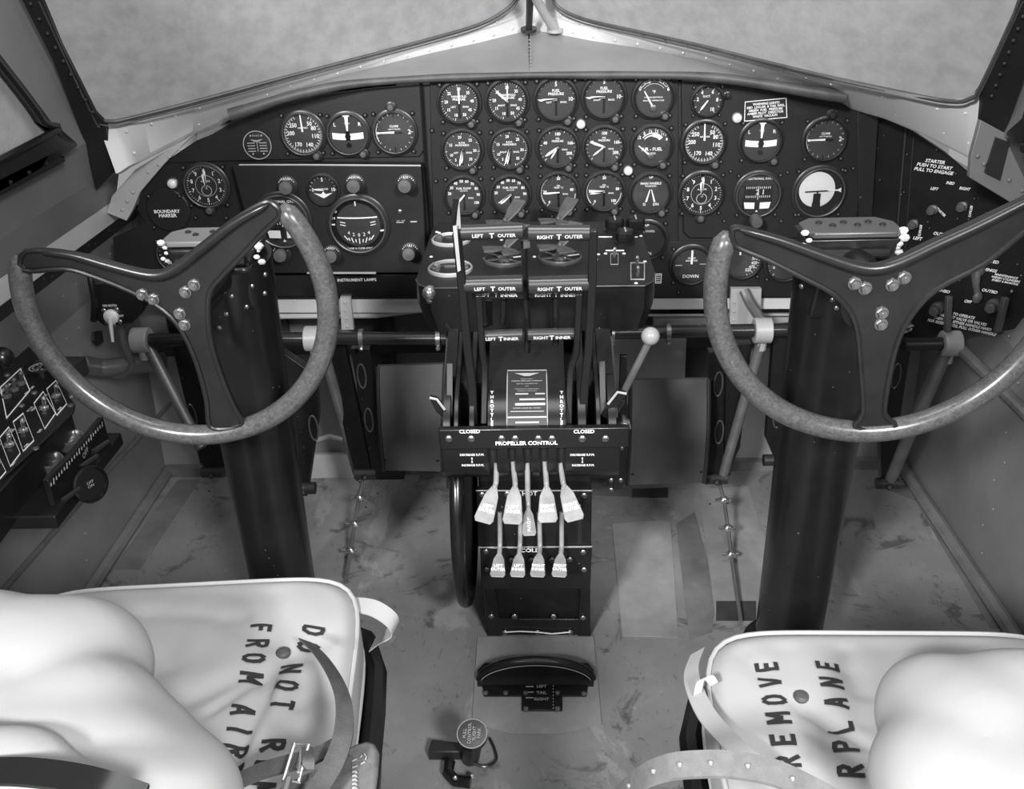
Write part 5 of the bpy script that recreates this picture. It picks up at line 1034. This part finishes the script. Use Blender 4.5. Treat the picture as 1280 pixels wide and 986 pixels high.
# black switch box on the forward left wall
sb = thing('ignition_switch_box', 'small black switch box with pale round lever knob behind the left wheel spoke', 'switch box', P(140, 410, y=1.5))
m = M(); m.prism(pxs([(112, 355), (176, 352), (178, 385), (165, 405), (130, 408), (114, 395)], y=1.5), (0, .05, 0)); m.build('box', 'gloss2', sb, bevel=.003)
m = M(); c = P(140, 395, y=1.498); m.lathe([(.013, 0), (.013, .006), (.009, .009), (0, .010)], c, BACK, 20); m.tube([c+V((0, -.009, 0)), P(141, 427, y=1.485)], [.004, .0025], 8); m.build('lever_knob', 'alu', sb)
for a, b in ((130, 388), (146, 387), (134, 403), (150, 402), (142, 406)): inst(SCREW, 'screw', sb, P(a, b, y=1.498))
m = M(); m.text('ON BOTH', P(137, 382, y=1.498), .004); m.text('OFF', P(151, 395, y=1.498), .004); m.build('lettering', 'paint', sb)
m = M(); m.tube(smooth_curve([P(112, 330, y=1.5), P(114, 352, y=1.49), P(118, 375, y=1.49), P(117, 400, y=1.5)], 4), .006, 8); m.build('cable', 'gloss2', sb)
t = tag((lambda m: (m.prism([P(x, y, x=-.83) for x, y in ((114, 415), (124, 413), (126, 427), (120, 432), (114, 426))], (.006, 0, 0)), m.build('wall_clip', 'dial'))[1])(M()), 'small black oval clip on the left wall under the switch box', 'clip')
# ================================================================== SEATS
def seg_d(p, a, b):
    ab = b-a; t = max(0, min(1, (p-a).dot(ab)/ab.length_squared)); return (p-(a+ab*t)).length
class Cush:
    def __init__(s, cx, cy, a, b, rot, z0, z1, puff, creases, n=7):
        s.c = V((cx, cy)); s.a = a; s.b = b; s.rot = rot; s.z0 = z0; s.z1 = z1; s.puff = puff; s.cr = creases; s.n = n
    def loc(s, x, y): d = V((x, y))-s.c; c, k = math.cos(-s.rot), math.sin(-s.rot); return V((d.x*c-d.y*k, d.x*k+d.y*c))
    def wor(s, p): c, k = math.cos(s.rot), math.sin(s.rot); return V((p.x*c-p.y*k, p.x*k+p.y*c))+s.c
    def h(s, x, y):
        l = s.loc(x, y); r = min(1, (abs(l.x/s.a)**s.n+abs(l.y/s.b)**s.n)**(1/s.n))
        z = s.z1+s.puff*(1-r**2.5)-(.010*max(0, (r-.93)/.07)**2)
        f = 1-r**8
        z += f*.0035*noise.noise(V((x*9, y*9, 3)))+f*.002*noise.noise(V((x*26, y*17, 8)))
        for a, b, w, dep in s.cr: d = seg_d(V((x, y)), V(a), V(b)); z -= f*dep*math.exp(-(d/w)**2)
        return z
    def edge(s, k, N, sc=1):
        t = 2*math.pi*k/N; c, q = math.cos(t), math.sin(t); r = 1/((abs(c)**s.n+abs(q)**s.n)**(1/s.n)); return s.wor(V((c*r*s.a*sc, q*r*s.b*sc)))
    def mesh(s):
        m = M(); N = 160; R = 44; vs = [V((s.c.x, s.c.y, s.h(*s.c)))]; fs = []
        for i in range(1, R+1):
            for k in range(N): p = s.edge(k, N, (i/R)**.8); vs.append(V((p.x, p.y, s.h(p.x, p.y))))
        for j, (dz, sc) in enumerate(((.006, 1.004), (.02, 1.010), (.04, 1.012), (.06, 1.010), (.09, 1.0))):
            z = s.z1-.01-dz*(s.z1-s.z0)/.1
            for k in range(N): p = s.edge(k, N, sc+.004*math.sin(k*.6+j)); vs.append(V((p.x, p.y, z)))
        T = R+5
        for k in range(N): fs.append([0, 1+k, 1+(k+1) % N])
        for i in range(T-1):
            for k in range(N): fs.append([1+i*N+k, 1+i*N+(k+1) % N, 1+(i+1)*N+(k+1) % N, 1+(i+1)*N+k])
        fs.append([1+(T-1)*N+k for k in range(N)]); m.add(vs, fs); return m
    def pipe(s, z, r=.0028):
        m = M(); N = 120; m.tube([V((*s.edge(k, N, 1.004), z)) for k in range(N)], r, 8, True); return m
    def top(s, px, py): 
        z = s.z1+s.puff*.7
        for _ in range(6): p = P(px, py, z=z); z = s.h(p.x, p.y)
        return V((p.x, p.y, z))
# stencil letters as strokes in a 4 x 6 box, with the stencil gaps left open
ST = {'D': [((0, 0), (0, 2.6)), ((0, 3.4), (0, 6)), ((.6, 6), (2.4, 5.7)), ((2.4, 5.7), (3.6, 4)), ((3.6, 4), (3.6, 2)), ((3.6, 2), (2.4, .3)), ((2.4, .3), (.6, 0))],
 'O': [((1.4, 6), (.3, 4.8)), ((.3, 4.8), (.1, 3)), ((.1, 3), (.3, 1.2)), ((.3, 1.2), (1.4, 0)), ((2.3, 6), (3.4, 4.8)), ((3.4, 4.8), (3.6, 3)), ((3.6, 3), (3.4, 1.2)), ((3.4, 1.2), (2.3, 0))],
 'N': [((0, 0), (0, 6)), ((.3, 5.9), (1.7, 3.4)), ((2.1, 2.7), (3.5, .1)), ((3.7, 0), (3.7, 6))],
 'T': [((-.1, 5.8), (1.5, 5.8)), ((2.1, 5.8), (3.8, 5.8)), ((1.8, 0), (1.8, 4.9))],
 'R': [((0, 0), (0, 6)), ((.7, 5.9), (2.8, 5.7)), ((2.8, 5.7), (3.4, 4.6)), ((3.4, 4.6), (2.8, 3.4)), ((2.8, 3.4), (.7, 3.1)), ((1.7, 2.7), (3.6, 0))],
 'E': [((0, 0), (0, 6)), ((.7, 5.8), (3.4, 5.8)), ((.7, 3.1), (2.7, 3.1)), ((.7, .2), (3.4, .2))],
 'M': [((0, 0), (0, 6)), ((.3, 5.8), (1.8, 2.2)), ((2.2, 2.2), (3.8, 5.8)), ((4.1, 0), (4.1, 6))],
 'V': [((-.1, 6), (1.6, .3)), ((2.1, .3), (3.8, 6))],
 'F': [((0, 0), (0, 6)), ((.7, 5.8), (3.4, 5.8)), ((.7, 3.1), (2.7, 3.1))],
 'A': [((0, 0), (1.6, 5.8)), ((2.1, 5.8), (3.8, 0)), ((1.1, 1.9), (2.7, 1.9))],
 'I': [((1.8, 0), (1.8, 6))], 'P': [((0, 0), (0, 6)), ((.7, 5.9), (2.8, 5.7)), ((2.8, 5.7), (3.4, 4.5)), ((3.4, 4.5), (2.8, 3.2)), ((2.8, 3.2), (.7, 2.9))],
 'L': [((0, 0), (0, 6)), ((.7, .2), (3.4, .2))], ' ': []}
def stencil(parent, cu_, txt, o, xd, ud, h, adv, w=1.3, only=None):
    u = h/6; xd = V((xd[0], xd[1], 0)).normalized(); ud = V((ud[0], ud[1], 0)).normalized(); o = V((o.x, o.y, 0))
    for i, ch in enumerate(txt):
        if ch == ' ': continue
        m = M()
        for (x0, y0), (x1, y1) in ST[ch]:
            a = o+xd*(i*adv+x0*u*.8)+ud*(y0*u); b = o+xd*(i*adv+x1*u*.8)+ud*(y1*u); d = b-a; L = d.length; d.normalize(); n = V((-d.y, d.x, 0))*w*u*.5; K_ = max(2, int(L/.004)); Ls = []
            a = a-d*w*u*.3; b = b+d*w*u*.3
            for k in range(K_+1):
                p = a.lerp(b, k/K_); l, r = p+n, p-n; Ls.append((V((l.x, l.y, cu_.h(l.x, l.y)+.0012)), V((r.x, r.y, cu_.h(r.x, r.y)+.0012))))
            m.strip(Ls)
        m.build('stencil_letter', 'ink', parent, smooth=False)
def ribbon(m, pts, w, thick, wd=None, n=5):
    c = smooth_curve(pts, n); L = []
    for i, p in enumerate(c):
        t = (c[min(i+1, len(c)-1)]-c[max(i-1, 0)]).normalized(); s = V(wd).normalized() if wd is not None else t.cross(V((0, 0, 1))).normalized(); L.append((p-s*w/2, p+s*w/2))
    m.strip(L, thick); return L
def seat(side, label, cu_, rim):
    t = thing('seat', label, 'seat', (cu_.c.x, cu_.c.y, 0))
    m = M(); N = 40; m.tube([V((*cu_.edge(k, N, 1.06), .318)) for k in range(N)], .014, 8, True); m.prism([V((*cu_.edge(k, N, 1.05), .20)) for k in range(N)], (0, 0, .115)); m.build('seat_pan', 'gloss', t)
    for x in (-.15, .15):
        for y in (-.24, .24): m = M(); p = cu_.wor(V((x, y))); m.cyl((p.x, p.y, 0), (p.x, p.y, .22), .016, n=12); m.build('leg', 'dark', t)
    return t
def crz(z, *l): return [((P(a, b, z=z).x, P(a, b, z=z).y), (P(c, d, z=z).x, P(c, d, z=z).y), w, dp) for a, b, c, d, w, dp in l]
cuL = Cush(-.388, .625, .214, .308, rad(4), .335, .42, .022, crz(.44, (354, 816, 330, 840, .012, .006), (335, 850, 290, 960, .010, .006), (345, 850, 300, 975, .007, -.006), (262, 890, 330, 840, .006, .004), (372, 870, 420, 850, .006, .005), (340, 850, 320, 940, .006, .005), (160, 755, 300, 765, .012, .003), (395, 830, 445, 770, .012, -.005), (340, 730, 350, 800, .012, .004), (370, 810, 420, 780, .010, .004), (225, 880, 320, 835, .014, .005), (395, 900, 420, 880, .008, .005), (180, 760, 210, 830, .02, .005), (280, 770, 330, 800, .015, .003)))
cuR = Cush(.412, .530, .212, .305, rad(-1), .335, .42, .022, crz(.44, (1002, 870, 1040, 900, .014, .005), (985, 800, 1000, 865, .014, .005), (930, 800, 900, 790, .01, .003), (1060, 830, 1075, 900, .012, .004), (900, 900, 960, 940, .012, .004), (920, 800, 955, 830, .010, .004), (1060, 800, 1080, 860, .010, .004), (1010, 880, 1080, 930, .008, .005), (1000, 880, 1010, 930, .007, .004), (890, 840, 900, 900, .008, .004)))
def cushion(label, cu_, btn):
    t = thing('parachute_cushion', label, 'cushion', (cu_.c.x, cu_.c.y, cu_.z0))
    cu_.mesh().build('cushion_body', 'canvas', t, ang=80); cu_.pipe(cu_.z1-.007).build('upper_piping', 'pipe', t); cu_.pipe(cu_.z0+.012).build('lower_piping', 'pipe', t)
    p = cu_.top(*btn); m = M(); m.lathe([(.0085, -.002), (.0085, .0015), (.006, .004), (0, .005)], p, (0, 0, 1), 20); m.build('button', 'leather', t, label='dark button'); return t
cL = cushion('white canvas seat cushion stencilled DO NOT REMOVE FROM AIRPLANE on the left seat', cuL, (354, 816))
cR = cushion('white canvas seat cushion stencilled REMOVE and PLANE on the right seat', cuR, (1002, 871))
seat(-1, 'black metal pilot seat pan under the left cushion', cuL, [P(470, 790, z=.34), P(478, 800, z=.36), P(477, 840, z=.36), P(466, 900, z=.36), P(448, 960, z=.36)])
seat(1, 'black metal copilot seat pan under the right cushion', cuR, [P(880, 790, z=.35), P(863, 812, z=.37), P(855, 835, z=.37), P(858, 880, z=.37), P(866, 940, z=.37), P(872, 985, z=.37)])
def line(par, cu_, txt, p, q, nadv, idx, sgn):
    a, b = cu_.top(*p), cu_.top(*q); d = b-a; adv = d.length/nadv; u = V((-d.y, d.x, 0)).normalized(); u = u if u.x*sgn > 0 else -u
    stencil(par, cu_, txt, a-d.normalized()*adv*idx, d, u, .0215, adv)
line(cL, cuL, 'FROM AIRPLANE', (315, 783), (281, 932), 7, 0, 1)
line(cL, cuL, 'DO', (381, 783), (375, 802), 1, 0, 1)
line(cL, cuL, 'NOT REMOVE', (353, 835), (329, 928), 4, 0, 1)
line(cR, cuR, 'DO NOT REMOVE', (994, 930), (972, 837), 4, 8, -1)
line(cR, cuR, 'FROM AIRPLANE', (1066, 913), (1048, 840), 3, 9, -1)
# canvas carrying handles
m = M(); ribbon(m, [P(436, 756, z=.405), P(465, 760, z=.412), P(488, 774, z=.405), P(494, 787, z=.39), P(478, 797, z=.37), P(466, 806, z=.36)], .024, (0, 0, .002), wd=(.25, 1, .1)); m.build('carrying_handle', 'pipe', cL)
m = M(); ribbon(m, [P(872, 815, z=.40), P(864, 838, z=.41), P(868, 862, z=.42), P(884, 895, z=.43), P(915, 930, z=.445), P(955, 965, z=.455)], .020, (0, 0, .002), wd=(1, .55, .15)); m.build('carrying_handle', 'pipe', cR)
m = M(); ribbon(m, [P(872, 868, z=.425), P(876, 852, z=.43), P(886, 848, z=.432), P(892, 856, z=.43)], .010, (0, 0, .002), wd=(1, .3, .3)); m.build('handle_keeper', 'pipe', cR)
# soft back cushions in the foreground: fused rounded volumes
def soft(name, label, cat, lumps, mt='canvas'):
    m = M()
    for p, r in lumps:
        n = M(); n.ball((0, 0, 0), 1, 32); k = len(m.v); m.v += [V((v.x*r[0], v.y*r[1], v.z*r[2]))+V(p) for v in n.v]; m.f += [[i+k for i in f] for f in n.f]; m.m += [0]*len(n.f)
    o = m.build(name, mt, ang=180); a = o.modifiers.new('remesh', 'REMESH'); a.mode = 'VOXEL'; a.voxel_size = .007; a.use_smooth_shade = True
    b = o.modifiers.new('smooth', 'SMOOTH'); b.iterations = 22; b.factor = .6
    return tag(o, label, cat)
def sz(a, b, z): return P(a, b, z=z)
soft('seat_back_cushion', 'big rounded white back cushion filling the lower left corner of the view', 'cushion', [(sz(70, 848, .53), (.090, .090, .07)), (sz(-60, 845, .53), (.13, .095, .075)), (sz(20, 870, .53), (.12, .11, .08)), (sz(95, 935, .53), (.085, .085, .075)), (sz(175, 1025, .51), (.085, .09, .065)), (sz(130, 980, .52), (.085, .09, .07)), (sz(-60, 980, .53), (.14, .13, .08)), (sz(60, 1000, .53), (.13, .10, .08))])
soft('seat_back_cushion', 'rounded white back cushion bulging up at the lower right behind the stencilled words', 'cushion', [(sz(1185, 905, .475), (.066, .078, .055)), (sz(1290, 900, .48), (.11, .078, .055)), (sz(1230, 930, .48), (.09, .09, .06)), (sz(1190, 985, .48), (.07, .08, .055)), (sz(1330, 1010, .48), (.14, .09, .06))])
soft('folded_cover', 'folded white canvas cover overlapping at the bottom left corner', 'cover', [(sz(0, 965, .61), (.055, .045, .022)), (sz(-70, 965, .61), (.07, .045, .024)), (sz(65, 1000, .60), (.045, .04, .02))], 'pipe')
t = tag((lambda m: (ribbon(m, [sz(-40, 968, .63), sz(20, 966, .632), sz(80, 972, .632), sz(130, 983, .63), sz(180, 1000, .62)], .020, (0, 0, .003), wd=(.1, 1, .2)), m.build('shoulder_strap', 'gloss2'))[1])(M()), 'glossy black strap curving across the bottom left corner', 'strap')
# belts and buckles of the left seat
bt = thing('seat_belt', 'dark leather belt with steel buckle lying across the left cushion', 'belt', sz(380, 950, .45))
m = M(); ribbon(m, [sz(383, 803, .452), sz(402, 822, .47), sz(420, 850, .485), sz(430, 880, .49), sz(430, 915, .49), sz(420, 950, .485), (sz(400, 985, .48)), sz(375, 1015, .48)], .0185, (0, .0, .003), wd=(1, -.25, -.25)); m.build('strap', 'leather', bt)
m = M(); ribbon(m, [sz(285, 985, .46), sz(320, 968, .47), sz(355, 957, .475), sz(390, 948, .475), sz(425, 930, .47)], .015, (0, 0, .0035), wd=(-.1, 1, .3)); m.build('strap', 'leather', bt)
m = M(); ribbon(m, [sz(330, 1010, .46), sz(370, 985, .468), sz(410, 968, .47), sz(440, 955, .465)], .012, (0, 0, .0035), wd=(-.1, 1, .3)); m.build('strap', 'leather', bt)
m = M(); c = sz(373, 955, .482); q = [c+V(v) for v in ((-.007, .018, .006), (.006, .018, .004), (.004, -.018, -.002), (-.009, -.018, .0))]; m.tube(q, .0022, 8, True); m.tube([c+V((0, .016, .002)), c+V((.004, -.014, .006))], .0016, 6); m.tube([c+V((-.004, -.020, .004)), c+V((-.004, -.034, .004))], .004, 8); m.build('buckle', 'steel', bt)
m = M(); ribbon(m, [sz(384, 936, .482), sz(386, 950, .486), sz(386, 964, .480)], .011, (0, 0, .003), wd=(1, 0, 0)); m.build('keeper', 'leather', bt)
t = thing('thigh_pad', 'grey webbing pad with white stitching at the right of the left seat belt', 'pad', sz(440, 970, .44))
m = M(); m.prism([sz(a, b, .452) for a, b in ((424, 950), (445, 938), (460, 934), (470, 937), (475, 948), (473, 975), (468, 1010), (395, 1010), (405, 985))], (0, 0, .010)); m.build('pad_body', 'web', t, bevel=.004)
m = M(); st_ = [(430, 957), (440, 951), (450, 947), (455, 942), (458, 946), (456, 952), (447, 957), (436, 961)]
for i in range(len(st_)-1): a, b = sz(*st_[i], .4635), sz(*st_[i+1], .4635); m.tube([a, a.lerp(b, .6)], .0008, 4)
for k in range(5): a = sz(440, 965+5*k, .4635); m.tube([a, a+V((.003, .001, 0))], .0009, 4); a = sz(446, 966+5*k, .4635); m.tube([a, a+V((-.002, .002, 0))], .0009, 4)
m.build('stitching', 'canvas', t)
bt = thing('lap_strap', 'pale grey riveted webbing strap arching at the bottom edge beside the right seat', 'strap', sz(850, 970, .5))
m = M(); L = ribbon(m, [sz(765, 1005, .44), sz(795, 978, .50), sz(830, 962, .53), (sz(870, 957, .54)), sz(920, 958, .54), sz(980, 972, .53), sz(1060, 1012, .51)], .020, (0, 0, .003), wd=(.1, .8, .6), n=8); m.build('webbing', 'web', bt)
for i in range(6, len(L)-4, 7): p = L[i][0].lerp(L[i][1], .5); m = M(); m.ball(p+V((0, -.001, .004)), .0022, 6); m.build('rivet', 'cream', bt)
